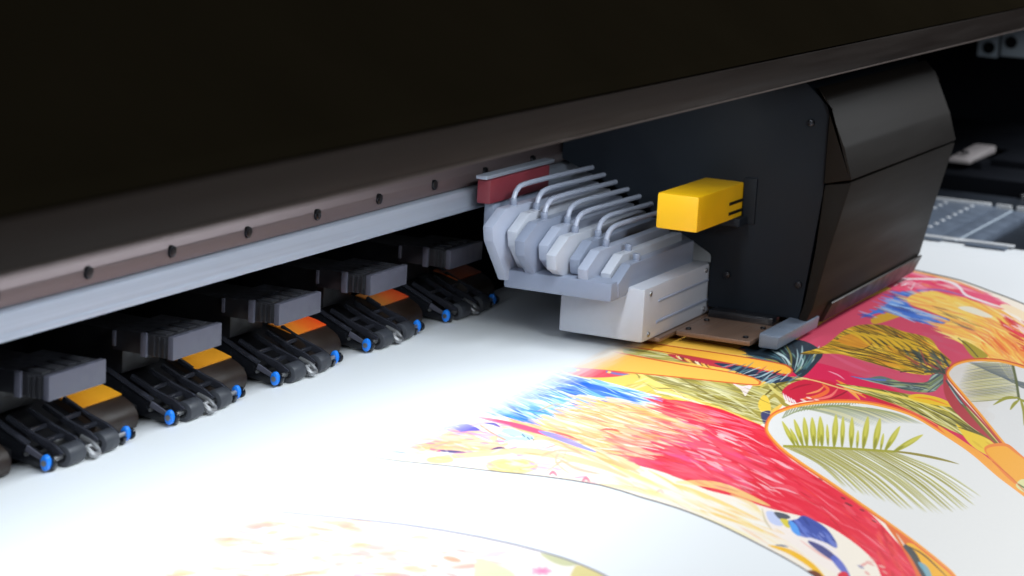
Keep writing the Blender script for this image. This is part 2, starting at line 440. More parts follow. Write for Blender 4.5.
    mr_ = mask_of([(640, 400)] + RD_[:0] + [(664, 399), (690, 401), (720, 408), (745, 418), (765, 427), (775, 444), (806, 469), (840, 491), (872, 514), (900, 545), (924, 576), (930, 600), (892, 592), (877, 564), (862, 549), (846, 537), (826, 525), (801, 516), (780, 511), (759, 505), (740, 498), (708, 490), (684, 480), (634, 463), (600, 452), (600, 430)], False) * MP
    rang = lambda x, y: .25 + max(0, x - 640) * .0018
    field([(640, 430), (700, 425), (740, 440), (770, 460), (740, 492), (700, 484), (634, 462), (620, 445)], 190, [(250, 84, 112), (252, 110, 140), (246, 60, 90), (240, 90, 150)], rang, (18, 60), (1.5, 6), mr_, (.25, .6), .07)
    field(RD_, 260, [(214, 14, 44), (228, 22, 50), (246, 60, 84), (250, 90, 108), (236, 30, 60)], rang, (16, 60), (1.2, 5), mr_, (.25, .6), .08)
    field([(680, 420), (760, 440), (800, 470), (780, 500), (690, 480)], 46, [(255, 190, 200), (253, 170, 180), (255, 214, 214)], lambda x, y: rang(x, y) + .05, (8, 26), (.8, 2.6), mr_, (.4, .8), .1)
    field([(620, 430), (700, 404), (706, 424), (660, 446), (640, 460), (606, 446)], 110, [(252, 190, 150), (250, 120, 120), (252, 214, 180), (250, 90, 104), (252, 160, 130)], .27, (16, 48), (1.2, 3.6), MP, (.4, .8), .06, spill=True)
    field([(664, 402), (720, 411), (762, 428), (750, 436), (700, 416)], 26, [(255, 150, 170), (250, 100, 130)], .3, (14, 40), (1, 2.5), mr_, (.3, .7), .05)
    field([(650, 398), (680, 400), (710, 410), (705, 425), (670, 420)], 60, [(240, 50, 84), (250, 90, 110), (252, 150, 130), (236, 34, 62)], .27, (16, 44), (1.2, 3.4), MP, (.5, .9), .05, spill=True)
    for (a, b, c, w_) in (((706, 424), (740, 433), (768, 448), 1.6), ((750, 470), (768, 478), (784, 484), 2), ((697, 448), (710, 450), (722, 455), 2.4), ((706, 462), (716, 466), (724, 471), 3.2),
                          ((770, 458), (782, 464), (790, 469), 2.8), ((600, 430), (612, 429), (620, 432), 2.6), ((768, 487), (784, 489), (800, 495), 1.6)):
        stroke([a, b, c], w_, (255, 186, 196) if w_ != 2.6 else (240, 60, 80), mr_ if w_ != 2.6 else MP, .8, (.1, .1))
    for x, y in ((843, 498), (847, 503.5), (821, 479), (862, 510), (874, 521), (850, 505)):
        stroke([(x - 2.4, y - 1), (x + 2.6, y + 1.2)], 2, (110, 34, 40), mr_, .8, (.4, .4))
    stroke([(852, 535), (866, 545), (884, 566)], 3, (236, 60, 80), mr_, .5)
    stroke([(858, 530), (872, 540), (886, 552)], 1.5, (250, 140, 150), mr_, .7, (.1, .1))
    field([(880, 520), (900, 545), (920, 580), (890, 580), (876, 550)], 24, [(246, 84, 70), (206, 20, 40), (240, 60, 60)], 1.0, (8, 20), (2, 5), mr_, (.4, .7), .2)
    # ---- pink and blue-violet stripes on the left
    stroke([(478, 417), (510, 424), (540, 432), (566, 440)], 5, (245, 74, 122), MP, .95, (.2, .4))
    stroke([(538, 431), (560, 438), (596, 452)], 5.5, (134, 150, 236), MP, .9, (.1, .2))
    stroke([(548, 430), (566, 435), (578, 440)], 2.4, (240, 60, 84), MP, .8, (.2, .2))
    stroke([(556, 437), (572, 443), (588, 450)], 1.5, (180, 140, 220), MP, .8, (.1, .1))
    # ---- flower cluster at far left
    poly([(408, 440), (430, 433), (470, 430), (500, 437), (508, 445), (492, 450), (450, 451), (418, 450)], (251, 200, 160), MP)
    field([(408, 440), (430, 433), (470, 430), (500, 437), (508, 445), (492, 450), (450, 451), (418, 450)], 60, [(250, 176, 140), (252, 216, 190), (250, 160, 150), (252, 190, 120)], .08, (14, 40), (1, 3), MP, (.3, .7), .1)
    field([(400, 440), (440, 424), (490, 418), (520, 432), (500, 440), (440, 432), (415, 450)], 46, [(246, 130, 180), (252, 190, 210), (250, 150, 170), (190, 170, 230), (250, 230, 240)], .1, (8, 28), (1, 2.8), MP, (.4, .8), .2)
    poly([(443, 428), (454, 425), (468, 424), (480, 430), (470, 431), (455, 432)], (104, 92, 196), MP)
    stroke([(415, 433), (436, 431), (452, 428)], 1.8, (150, 160, 226), MP, .9, (.1, .3))
    stroke([(484, 423), (494, 424), (500, 427)], 2.4, (84, 70, 176), MP, .9, (.2, .2))
    stroke([(438, 450.4), (452, 451.6), (466, 452.4)], 2.6, (72, 60, 130), MP, .95, (.3, .3))
    stroke([(490, 450), (500, 448), (509, 450.5)], 2.6, (84, 50, 120), MP, .95, (.1, .3))
    stroke([(388, 452), (398, 452), (408, 453.6)], 1.8, (120, 150, 230), MP, .8, (.2, .2))
    stroke([(430, 449), (440, 451), (436, 451)], 2, (240, 100, 150), MP, .8)
    poly([(498, 434), (508, 428), (522, 432), (534, 437), (528, 441), (512, 440), (500, 444)], (186, 222, 236), MP)
    for x, y in ((522, 434), (527, 437), (531, 437.5)): stroke([(x, y), (x + 3, y + 3)], 1.4, (60, 80, 110), MP, .8)
    poly([(505, 446), (530, 443), (548, 448), (540, 452), (515, 452)], (214, 224, 236), MP)
    poly([(534, 441), (548, 441), (556, 447), (548, 451)], (206, 214, 240), MP)
    stroke([(480, 425), (492, 433), (506, 440)], 1.6, (200, 150, 120), MP, .9)
    for x, y in ((484, 443), (500, 441), (470, 452), (482, 452), (520, 455), (430, 443)): stroke([(x - 5, y), (x + 5, y + .6)], 2.2, (250, 110, 160), MP, .7, (.3, .3))
    # khaki band with rosettes
    stroke([(428, 459), (470, 455), (520, 451), (560, 456), (600, 466), (630, 478)], 7, (222, 200, 150), MP, .9, (.4, .3))
    for (cx, cy, rx, ry, c_) in ((512, 466, 26, 8, (216, 196, 140)), (512, 466, 21, 6, (252, 224, 130)), (513, 466, 13, 3.6, (236, 206, 140)), (514, 466, 7, 1.8, (252, 230, 150)), (440, 460, 14, 3.4, (252, 222, 140))):
        poly([(cx + rx * math.cos(a_), cy + ry * math.sin(a_)) for a_ in np.linspace(0, 2 * math.pi, 12, endpoint=False)], c_, MP, .9)
    for pts, w_ in (([(540, 458), (560, 450), (590, 456)], 2), ([(545, 472), (560, 462), (566, 452)], 2), ([(556, 456), (575, 468), (600, 474)], 3), ([(560, 450), (556, 462), (570, 474)], 2)):
        stroke(pts, w_, (206, 180, 150), MP, .85, (.3, .3))
    field([(450, 462), (500, 470), (560, 476), (640, 494), (600, 484), (520, 455)], 30, [(250, 140, 180), (252, 190, 200), (252, 232, 200)], .12, (6, 20), (1, 3), MP, (.4, .8), .2)
    for x, y in ((553, 474), (586, 480), (660, 492)): stroke([(x - 4, y + 1), (x, y - 2), (x + 4, y + 2)], 3, (246, 90, 130) if x < 600 else (250, 120, 90), MP, .85, (.3, .3))
    # cream foot of the panel
    for pts, w_, c_, a_ in (([(610, 464), (640, 478), (670, 490)], 5, (252, 226, 130), .8), ([(600, 484), (650, 492), (690, 506)], 5, (252, 222, 160), .7), ([(672, 484), (700, 494), (760, 520)], 5, (252, 214, 100), .75),
                            ([(700, 510), (740, 522), (766, 532)], 4, (250, 206, 90), .8), ([(676, 482), (720, 486), (770, 506)], 7, (252, 226, 140), .7), ([(690, 512), (730, 528), (760, 542)], 3, (252, 236, 180), .7),
                            ([(730, 494), (752, 504), (762, 516)], 4, (246, 210, 120), .6), ([(648, 470), (670, 482), (684, 492)], 2.5, (250, 214, 120), .8)):
        stroke(pts, w_, c_, MP, a_, (.2, .2))
    field([(600, 466), (700, 495), (760, 510), (800, 560), (720, 520), (640, 494)], 40, [(253, 240, 210), (252, 228, 150), (250, 244, 236)], .4, (20, 50), (2, 5), MP, (.3, .6), .06)
    stroke([(768, 545), (790, 552), (812, 566), (826, 582)], 5.5, (250, 190, 30), MP, 1, (.1, .8))
    stroke([(775, 545), (782, 545.5), (788, 547)], 1.8, (70, 90, 130), MP, .9, (.2, .2))
    poly([(806, 572), (818, 572), (828, 586), (812, 588)], (120, 60, 30), MP)
    # blue bird-like blot
    poly([(763, 508), (778, 512), (800, 520), (830, 540), (846, 575), (822, 566), (795, 546), (772, 532)], (250, 236, 228), MP, .9)
    stroke([(762, 508), (765, 520), (772, 530)], 2, (206, 190, 150), MP, .8, (.3, .2))
    poly([(766, 512), (774, 512), (784, 522), (780, 526), (770, 522)], (200, 208, 240), MP)
    poly([(774, 512), (786, 514), (790, 518), (780, 519)], (86, 90, 100), MP)
    poly([(780, 519), (788, 520), (792, 527), (786, 527)], (226, 206, 70), MP)
    poly([(788, 522), (797, 519), (803, 515.5), (814, 520), (827, 529), (836, 542), (836, 548), (826, 543), (812, 538), (803, 537), (795, 532)], (66, 84, 168), MP)
    mb = mask_of([(788, 522), (797, 519), (803, 515.5), (814, 520), (827, 529), (836, 542), (836, 548), (826, 543), (812, 538), (803, 537), (795, 532)]) * MP
    field([(788, 515), (836, 515), (840, 550), (790, 545)], 44, [(40, 54, 130), (110, 130, 214), (150, 160, 226), (50, 66, 150)], .75, (8, 22), (1, 3.4), mb, (.4, .8), .1)
    poly([(789, 520), (797, 526), (800, 536), (792, 531)], (90, 160, 240), MP)
    stroke([(806, 538), (818, 542), (834, 551)], 3, (236, 226, 240), MP, .9, (.2, .2))
    stroke([(808, 541), (824, 551), (836, 560)], 7, (52, 56, 130), MP, .95, (.2, .7))
    stroke([(832, 556), (840, 565), (850, 578)], 7, (90, 104, 196), MP, .95, (.7, .2))
    stroke([(800, 540), (820, 554), (832, 561)], 2, (244, 170, 160), MP, .7, (.2, .2))
    field([(850, 552), (880, 560), (890, 580), (855, 580)], 8, [(240, 170, 160), (80, 90, 160), (230, 120, 120)], .3, (6, 12), (1, 3), MP, (.5, .8), .3)
    poly([(838, 574), (846, 572), (850, 582), (840, 584)], (226, 40, 60), MP)
    # ---- lower right leafy corner between red field and medallion
    poly([(884, 521), (900, 531), (925, 550), (965, 585), (930, 600), (912, 566), (900, 545)], (232, 110, 40), MP)
    poly([(906, 545), (918, 546), (940, 562), (965, 590), (935, 592), (922, 572)], (248, 180, 30), MP)
    stroke([(896, 533), (906, 548), (916, 564)], 2, (236, 220, 200), MP, .8, (.2, .2))
    stroke([(904, 545), (914, 556), (926, 580)], 6.5, (44, 62, 72), MP, .95, (.5, .6))
    stroke([(918, 562), (926, 570), (932, 584)], 6, (110, 170, 190), MP, .9, (.2, .6))
    stroke([(908, 546), (925, 556), (950, 580)], 1.6, (90, 60, 30), MP, .9, (.5, .2))
    # ---- gold feathers, right
    GF = [(800, 354), (824, 346), (843, 331), (860, 325), (884, 325), (902, 331), (929, 338), (939, 350), (951, 361), (948, 366), (938, 372), (925, 375), (900, 371), (868, 362), (838, 354)]
    poly(GF, (190, 146, 24), MP)
    mg = mask_of(GF) * MP
    gang = lambda x, y: .18 + (x - 830) * .0035 + (350 - y) * .006
    field(GF, 210, [(226, 180, 40), (206, 158, 20), (240, 200, 70), (150, 110, 16), (222, 150, 30)], gang, (16, 42), (.9, 2.6), mg, (.5, .9), .06)
    field(GF, 120, [(44, 40, 26), (60, 50, 20), (84, 66, 18)], gang, (14, 44), (.5, 1.3), mg, (.6, .95), .08)
    poly([(838, 340), (850, 334), (868, 338), (872, 344), (862, 348), (846, 345)], (214, 136, 30), mg, .8)
    stroke([(840, 347), (860, 350), (872, 343), (862, 336)], 1, (70, 44, 16), mg, .8)
    for k in range(12):   # scalloped dark rim along the top of the feathers
        x = 846 + k * 8.4; y = 329 + k * 1.2 + (k > 7) * (k - 7) * 5
        stroke([(x - 2, y + 1), (x + 12, y + 7), (x + 27, y + 19)], 2.6, (222, 176, 36), mg, .8, (.3, .2)); stroke([(x - 2, y), (x + 14, y + 6), (x + 30, y + 20)], .9, (50, 44, 30), MP, .9, (.5, .2))
    KN = [(905, 352), (925, 350), (948, 362), (950, 374), (940, 377), (925, 370), (910, 364)]
    field(KN, 60, [(34, 46, 50), (56, 74, 70), (80, 96, 80), (26, 32, 34), (150, 60, 60)], .7, (8, 22), (1, 2.6), MP, (.6, .95), .3, spill=True)
    stroke([(924, 374), (914, 371), (900, 372)], 1, (60, 50, 30), MP)
    # small yellow tuft + blue feather 2
    poly([(872, 318), (890, 312), (904, 314), (890, 320), (874, 324)], (206, 156, 40), MP)
    B2 = [(860, 318), (884, 306), (905, 290), (928, 289), (916, 297), (908, 303), (916, 309), (934, 315), (950, 320), (938, 325), (918, 322), (900, 316), (884, 312)]
    poly(B2, (66, 112, 196), MP)
    field(B2, 130, [(40, 80, 170), (100, 150, 224), (70, 116, 206), (150, 190, 236), (180, 180, 200), (60, 60, 130)], .3, (12, 34), (.8, 2.2), MP, (.45, .9), .07, spill=True)
    # yellow-orange feather 2
    F2 = [(908, 297), (930, 291), (960, 294), (986, 302), (1008, 314), (1030, 332), (1040, 375), (1005, 362), (985, 357), (962, 344), (938, 328), (950, 320), (930, 311), (912, 305)]
    poly(F2, (247, 200, 92), MP)
    fang = lambda x, y: .26 + max(0, x - 930) * .0035
    field(F2, 330, [(247, 184, 80), (250, 214, 110), (244, 150, 80), (250, 226, 140), (248, 206, 100), (248, 190, 80), (240, 150, 90)], fang, (14, 44), (.8, 2.4), MP, (.45, .9), .06, spill=True)
    poly([(958, 308), (972, 307), (992, 316), (984, 317)], (236, 232, 214), MP, .9)
    field([(1005, 322), (1040, 340), (1040, 372), (1000, 356), (975, 350)], 70, [(240, 110, 40), (246, 150, 60), (226, 84, 40), (250, 190, 80)], .85, (10, 30), (1, 3), MP, (.5, .85), .1)
    field([(930, 300), (950, 312), (980, 325), (960, 330)], 16, [(90, 80, 90), (120, 90, 60)], .35, (14, 26), (.5, 1), MP, (.5, .8), .05)
    # pinks at the far rim
    R2 = [(880, 278), (905, 270), (935, 276), (965, 284), (992, 296), (1016, 309), (1000, 309), (972, 300), (950, 294), (925, 290), (895, 290)]
    poly(R2, (236, 92, 126), MP)
    field(R2, 100, [(226, 50, 96), (240, 110, 140), (250, 180, 190), (246, 160, 110), (236, 70, 110)], .3, (10, 30), (1, 3), MP, (.4, .8), .1)
    field([(880, 278), (905, 276), (920, 284), (905, 290)], 40, [(190, 60, 96), (246, 236, 240), (240, 150, 170)], .0, (4, 10), (.6, 1.6), MP, (.6, .9), .5)
    stroke([(905, 279), (925, 279), (944, 280), (958, 286), (966, 295), (985, 302), (1004, 308)], 2.4, (246, 238, 240), MP, .95, (.4, .4))
    stroke([(915, 290), (940, 290), (965, 296)], 1.8, (130, 110, 180), MP, .8, (.2, .2))
    stroke([(905, 270), (930, 275), (960, 283), (985, 294)], 2.2, (246, 176, 100), MP, .8, (.3, .2))
    poly([(1000, 305), (1012, 306), (1040, 322), (1040, 335), (1020, 318), (1008, 312)], (250, 226, 190), MP)
    field([(1004, 316), (1018, 320), (1040, 332), (1040, 346), (1014, 334), (1000, 320)], 34, [(214, 20, 52), (236, 50, 70), (250, 210, 210)], .55, (12, 30), (1.2, 3), MP, (.6, .95), .08)
    field([(1014, 336), (1040, 344), (1040, 356), (1018, 350)], 10, [(206, 30, 40), (230, 70, 40)], .4, (10, 24), (1, 3), MP, (.6, .9), .1)
    poly([(962, 340), (975, 346), (988, 356), (975, 358), (966, 349)], (170, 150, 40), MP)
    stroke([(958, 338), (968, 346), (978, 357)], .9, (70, 60, 40), MP)
    # blue green ribbon
    RB_ = [(850, 376), (866, 378), (880, 376), (892, 379), (904, 382), (926, 382), (932, 375), (942, 374), (947, 379), (940, 386), (932, 392), (912, 391.5), (892, 386.5), (872, 382)]
    poly(RB_, (96, 112, 104), MP)
    mrb = mask_of(RB_) * MP
    field(RB_, 60, [(40, 56, 84), (150, 160, 110), (170, 190, 176), (52, 60, 66), (120, 134, 80)], lambda x, y: .15 if x < 925 else -.6, (12, 34), (.8, 2), mrb, (.5, .9), .06)
    stroke([(850, 376.4), (868, 379), (886, 380)], 1.8, (80, 110, 190), mrb, .8)
    stroke([(946, 380), (955, 392), (964, 406), (974, 413)], 2.6, (70, 84, 84), MP, .95, (.5, .3))
    stroke([(950, 388), (960, 402), (970, 410)], 1, (190, 206, 200), MP, .9)
    stroke([(924, 372), (938, 371), (946, 374)], 2, (60, 70, 60), MP)
    # crimson rose by the medallion rim
    poly([(782, 393), (790, 384), (808, 379), (830, 381), (842, 388), (850, 398), (830, 400), (806, 401), (792, 403)], (206, 24, 58), MP)
    for pts, w_, c_ in (([(802, 399), (818, 396), (828, 390), (822, 384)], 4, (244, 110, 50)), ([(806, 394), (818, 391), (824, 386)], 2.2, (250, 150, 90)), ([(812, 400), (830, 396), (838, 388)], 2.6, (246, 120, 110)),
                        ([(790, 390), (800, 386), (812, 384)], 2, (170, 10, 44)), ([(828, 400), (842, 394), (848, 390)], 1.6, (150, 8, 40)), ([(836, 380), (850, 388), (866, 398)], 3, (244, 140, 40)), ([(840, 384), (852, 392), (860, 400)], 3.4, (250, 170, 70))):
        stroke(pts, w_, c_, MP, .9, (.2, .2))
    for k in range(5): stroke([(783 + k * 2.6, 393 + k * 1.6), (786 + k * 2.6, 402 + k * .6)], 1.8, (250, 240, 240), MP, .9, (.3, .2))
    for x, y in ((800, 399), (806, 397), (814, 399)): stroke([(x, y), (x + 6, y + 2)], 2, (252, 214, 200), MP, .8, (.2, .2))
    stroke([(792, 378), (812, 380), (840, 388), (870, 396)], 1.4, (240, 190, 120), MP, .9, (.3, .2))
    # olive leaf tongue between the medallions
    TL = [(836, 384), (858, 386), (885, 390), (918, 396), (940, 402), (962, 411), (984, 424), (1000, 442), (1006, 454), (985, 446), (955, 432), (925, 420), (895, 405), (862, 393)]
    poly(TL, (126, 116, 32), MP)
    mt = mask_of(TL) * MP
    tang = lambda x, y: .24 + max(0, x - 850) * .003
    field(TL, 130, [(226, 214, 130), (176, 164, 60), (80, 74, 20), (236, 228, 170), (150, 140, 40), (60, 56, 20)], tang, (24, 64), (.8, 2.2), mt, (.5, .95), .05)
    stroke([(840, 385), (880, 392), (920, 402), (950, 412)], 2.4, (240, 214, 96), mt, .9, (.2, .2))
    poly([(956, 424), (966, 430), (985, 436), (1006, 449), (1010, 461), (1004, 464), (988, 456), (970, 444)], (238, 200, 46), MP)
    stroke([(958, 427), (985, 436), (1005, 449)], 2.6, (96, 88, 20), MP, .9, (.2, .5))
    field([(966, 432), (1006, 450), (1006, 462), (980, 450)], 14, [(246, 216, 90), (214, 170, 30)], .6, (12, 26), (1.5, 3), MP, (.4, .7), .08)
    poly([(908, 396), (920, 394), (940, 398), (954, 405), (950, 407), (930, 404), (914, 400)], (236, 190, 30), MP)
    stroke([(914, 397), (930, 399), (948, 405)], 1.8, (238, 120, 30), MP, .8, (.2, .2))
    stroke([(862, 394), (900, 409), (936, 427), (966, 447), (990, 472)], 6, (206, 20, 50), MP, .95, (.2, .3))
    stroke([(890, 402), (925, 418), (960, 440)], 1.3, (250, 120, 90), MP, .9, (.1, .1))
    field([(620, 380), (760, 390), (764, 424), (700, 402)], 60, [(240, 236, 190), (110, 96, 36), (206, 196, 110)], .3, (10, 40), (.4, 1.1), MP, (.4, .8), .12)
    field([(560, 405), (640, 405), (700, 425), (640, 462), (560, 440)], 160, [(250, 120, 90), (253, 244, 226), (248, 150, 60), (240, 90, 100), (252, 200, 120)], .25, (8, 30), (.4, 1.2), mpe, (.4, .85), .08)
    field([(480, 400), (530, 376), (650, 396), (600, 398), (520, 418)], 110, [(240, 248, 254), (0, 80, 200), (120, 190, 250)], .36, (8, 30), (.4, 1.3), MP, (.4, .9), .08)
    field(RD_, 170, [(255, 150, 160), (190, 6, 36), (255, 96, 104), (250, 70, 60)], rang, (6, 30), (.4, 1.4), mr_, (.35, .8), .10)
    field([(400, 440), (440, 425), (500, 420), (560, 445), (600, 470), (520, 470), (420, 458)], 120, [(244, 120, 170), (252, 240, 230), (150, 150, 220), (248, 170, 110), (230, 210, 150)], .15, (5, 22), (.4, 1.5), MP, (.35, .8), .25)
    field([(600, 474), (700, 494), (780, 520), (800, 560), (700, 510), (620, 490)], 50, [(250, 206, 110), (253, 250, 240), (246, 180, 120)], .45, (10, 40), (.4, 1.6), MP, (.3, .7), .08)
    poly([(944, 374), (950, 384), (962, 398), (980, 418), (1000, 442), (1008, 456), (990, 440), (968, 424), (952, 408), (944, 392)], (176, 52, 60), MP)
    stroke([(946, 380), (955, 393), (964, 406), (976, 416)], 3.0, (64, 78, 80), MP, .95, (.5, .3))
    stroke([(949, 386), (958, 399), (968, 410)], 1.1, (170, 190, 186), MP, .9, (.3, .2))
    stroke([(962, 404), (980, 424), (1003, 450)], 3.4, (118, 108, 30), MP, .95, (.2, .5))
    stroke([(966, 406), (984, 426), (1002, 447)], 1.2, (226, 214, 130), MP, .9, (.2, .3))
    # ---- medallion 2 (right)
    C2 = [(946, 376), (950, 366), (960, 360.5), (976, 358), (1000, 359), (1024, 365), (1060, 376), (1120, 400), (1120, 560), (1060, 510), (1024, 470), (1010, 454), (995, 436), (978, 415), (960, 394)]
    poly(C2, (206, 84, 36), MP); 
    def shrink(P, d):
        P = smooth(P); T = np.roll(P, -1, 0) - np.roll(P, 1, 0); T /= np.maximum(np.linalg.norm(T, axis=1, keepdims=True), 1e-6)
        return P + np.stack([-T[:, 1], T[:, 0]], 1) * d
    poly(shrink(C2, 1.4), (246, 160, 50), MP, sm=False)
    C2i = shrink(C2, 3.4)
    poly(C2i, (222, 220, 218), MP, sm=False)
    m2 = mask_of(C2i, False) * MP
    for k in range(70):
        cx, cy = AR.uniform(950, 985), AR.uniform(364, 420)
        poly([(cx + 13 * math.cos(a_) * AR.uniform(.6, 1.2), cy + 8 * math.sin(a_) * AR.uniform(.6, 1.2)) for a_ in np.linspace(0, 6.28, 7)[:-1]], (210, 199, 188), m2, .10)
    for k in range(26):
        t = k / 25
        a = (1011 + 9 * t, 362 + 34 * t); b = (958 + 14 * abs(t - .5), 366 + 36 * t ** .9)
        stroke([a, ((a[0] + b[0]) / 2, (a[1] + b[1]) / 2 - 2 + 3 * t), b], 1.15, AR.choice([(140, 134, 40), (170, 164, 70), (120, 118, 60), (190, 180, 90)]), m2, .85, (.5, .05))
    for k in range(22):
        t = k / 21
        stroke([(968 + 44 * t, 362 + 2 * t), (1000 + 20 * t, 376 + 10 * t), (1030, 384 + 4 * t)], .9, AR.choice([(110, 116, 110), (150, 150, 120), (90, 100, 110)]), m2, .7)
    stroke([(1012, 362), (1016, 380), (1019, 400)], 2.6, (90, 96, 50), m2)
    for p in ([(1019, 398), (1006, 398), (993, 405)], [(1019, 400), (1014, 404), (1010, 410)], [(1020, 398), (1024, 412), (1024, 426)], [(1019, 399), (1030, 404), (1040, 412)]):
        stroke(p, 3.2, (150, 146, 40), m2, 1, (.3, .1))
    # ---- medallion 1 (centre)
    C1 = [(766, 434), (765, 424), (770, 415), (780, 409), (800, 403), (830, 399.5), (860, 400), (888, 405), (915, 414), (942, 430), (972, 450), (1000, 474), (1030, 497), (1080, 540), (1120, 620), (1010, 625), (962, 587), (948, 572), (920, 549), (890, 527), (860, 506), (830, 485), (800, 465), (780, 450)]
    poly(C1, (238, 108, 48), MP)
    poly([(992, 470), (1010, 458), (1030, 470), (1060, 500), (1060, 530), (1030, 500)], (250, 176, 36), MP)
    stroke([(938, 426), (965, 446), (990, 464), (1030, 502)], 7, (250, 168, 50), MP, .95, (.2, 1))
    poly([(984, 448), (1004, 443), (1018, 452), (1042, 476), (1046, 500), (1018, 486), (998, 468)], (240, 132, 44), MP)
    poly([(986, 450), (1003, 446), (1014, 452), (1040, 474), (1040, 500), (1018, 484), (1000, 466)], (248, 172, 40), MP)
    poly([(1016, 484), (1024, 479), (1040, 488), (1040, 500), (1020, 490)], (226, 222, 160), MP); stroke([(1018, 484), (1028, 490), (1040, 498)], 1.6, (110, 130, 70), MP)
    poly(shrink(C1, 1.6), (252, 166, 60), MP, sm=False)
    C1i = shrink(C1, 3.6)
    poly(C1i, (232, 230, 227), MP, sm=False)
    stroke([(992, 461), (1012, 478), (1034, 502)], 1.0, (214, 90, 30), MP, .8)
    m1 = mask_of(C1i, False) * MP
    # back fronds : long thin strokes
    for k in range(30):
        t = k / 29
        x0, y0 = 796 + 78 * t, 407 - 3 * math.sin(t * 3) + 2 * t
        L_ = 66 - 16 * t
        stroke([(x0, y0), (x0 + L_ * .5, y0 + L_ * .11), (x0 + L_, y0 + L_ * .32)], .95, AR.choice([(150, 156, 110), (176, 180, 130), (120, 126, 84), (196, 190, 120)]), m1, .75, (.8, .05))
    for k in range(26):
        t = k / 25
        x0, y0 = 783 + 75 * t, 417 - 13 * t ** .6
        stroke([(x0, y0), (x0 + 5 - 2 * t, y0 - 6 - 2 * (1 - t))], 1.3, (120, 130, 70), m1, .85, (.5, .2))
    stroke([(782, 418), (805, 409), (850, 405)], 1.4, (140, 150, 90), m1, .8)
    # downward leaflets
    for k in range(46):
        t = k / 45
        a = (784 + 108 * t, 446.5 + 5 * t ** 2 - 0 * t)
        ex = np.interp(t, [0, .3, .6, .85, 1], [842, 902, 942, 966, 982]); ey = np.interp(t, [0, .3, .6, .85, 1], [487, 508, 513, 512, 497])
        ex += AR.uniform(-5, 4); ey += AR.uniform(-3, 2)
        md = ((a[0] + ex) / 2 + 4, (a[1] + ey) / 2 - 3)
        stroke([a, md, (ex, ey)], AR.uniform(1.1, 2.3), AR.choice([(206, 198, 100), (190, 180, 66), (214, 208, 140), (172, 162, 46), (198, 194, 110)]), m1, .7, (.8, .02))
        stroke([a, (md[0], md[1] + .6), (ex - 1, ey)], .6, (130, 120, 44), m1, .75, (1, .05))
        if k % 2 == 0: stroke([(a[0] + 2, a[1]), (md[0] + 2, md[1]), (ex, ey - 3)], 1.1, (250, 250, 246), m1, .8, (1, .2))
    stroke([(892, 451), (915, 454), (940, 459), (959, 464)], 2.6, (150, 136, 56), m1, 1, (.5, .1))
    stroke([(783, 446), (815, 447), (855, 449), (893, 451.5)], 2.4, (166, 160, 56), m1)
    # upward leaflets
    for bx, by, tx, ty, w_ in ((795, 446, 782, 421, 4.5), (799, 447, 790, 428, 3.5), (803, 446, 794, 419, 5), (807, 446, 804, 417, 5.5), (814, 446, 812, 417, 6), (818, 446, 819, 422, 3), (822, 446, 820, 416, 6), (828, 446, 827, 424, 3.2),
                               (834, 447, 836, 414, 6), (842, 447, 843, 416, 4.6), (851, 448, 852, 417, 5.4), (857, 448, 858, 430, 3), (863, 448.5, 868, 416, 6), (874, 450, 880, 418, 6.4), (880.5, 450, 883.5, 433, 3), (885, 450.5, 900, 426, 5.6), (893, 452, 923, 434.5, 5.4)):
        mx_, my_ = (bx + tx) / 2, (by + ty) / 2
        P_ = [(bx, by), (mx_, my_), (tx, ty)]
        stroke(P_, w_, (184, 178, 58), m1, 1, (.25, .05))
        stroke([(mx_ * .6 + bx * .4, my_ * .6 + by * .4), (mx_ * .5 + tx * .5, my_ * .5 + ty * .5), (tx, ty)], w_ * .6, (214, 206, 92), m1, .7, (.15, .05))
        stroke([(bx, by), (bx * .6 + tx * .4, by * .6 + ty * .4)], w_ * .5, (120, 122, 34), m1, .6, (.6, .05))
    # ---- border lines
    stroke(lowS[::3], 1.3, (60, 50, 66), None, .95, (.2, 1), sm=False)
    stroke(topS[::3], 1.2, (60, 54, 44), None, .95, (1, 1), sm=False)
    # ---- second, pale panel at the bottom left
    q = [(210, 505), (240, 508), (300, 514), (400, 524), (480, 537), (540, 551), (580, 564), (610, 578), (640, 596)]
    qs = smooth(q, False)
    Q = list(map(tuple, qs)) + [(640, 640), (60, 640), (120, 560)]
    mq = mask_of(Q, False)
    poly(Q, (250, 238, 232), sm=False, alpha=.9)
    field([(230, 515), (400, 528), (500, 548), (470, 600), (140, 600), (170, 560)], 260, [(240, 158, 118), (246, 184, 156), (246, 182, 168), (236, 186, 136), (216, 196, 220), (240, 150, 140), (246, 222, 214)], .02, (8, 40), (1.5, 6), mq, (.4, .85), .15)
    poly([(246, 512), (276, 514), (274, 520), (248, 519)], (238, 240, 206), mq)
    for x, y in ((325, 523), (360, 521), (290, 550), (340, 556), (182, 572), (250, 572), (420, 538), (400, 552)): stroke([(x - 10, y), (x, y - 1.4), (x + 12, y + 1)], 4, (252, 214, 172), mq, .8, (.3, .2))
    poly([(475, 566), (482, 560), (512, 572), (516, 590), (478, 590)], (226, 232, 186), mq)
    poly([(540, 553), (562, 558), (578, 564), (566, 566), (552, 562)], (206, 204, 160), mq)
    poly([(574, 568), (584, 566), (612, 580), (610, 592), (572, 586)], (224, 208, 140), mq)
    for a_ in np.linspace(0, 6.28, 8): stroke([(541, 571), (541 + 11 * math.cos(a_), 571 + 5 * math.sin(a_))], 4, (246, 130, 180), mq, .6, (.8, .1))
    stroke([(494, 556), (506, 558), (516, 557), (518, 552)], 1.6, (206, 206, 220), mq, .8)
    stroke(qs[::3], 1.4, (96, 86, 130), None, .95, (.1, 1), sm=False)
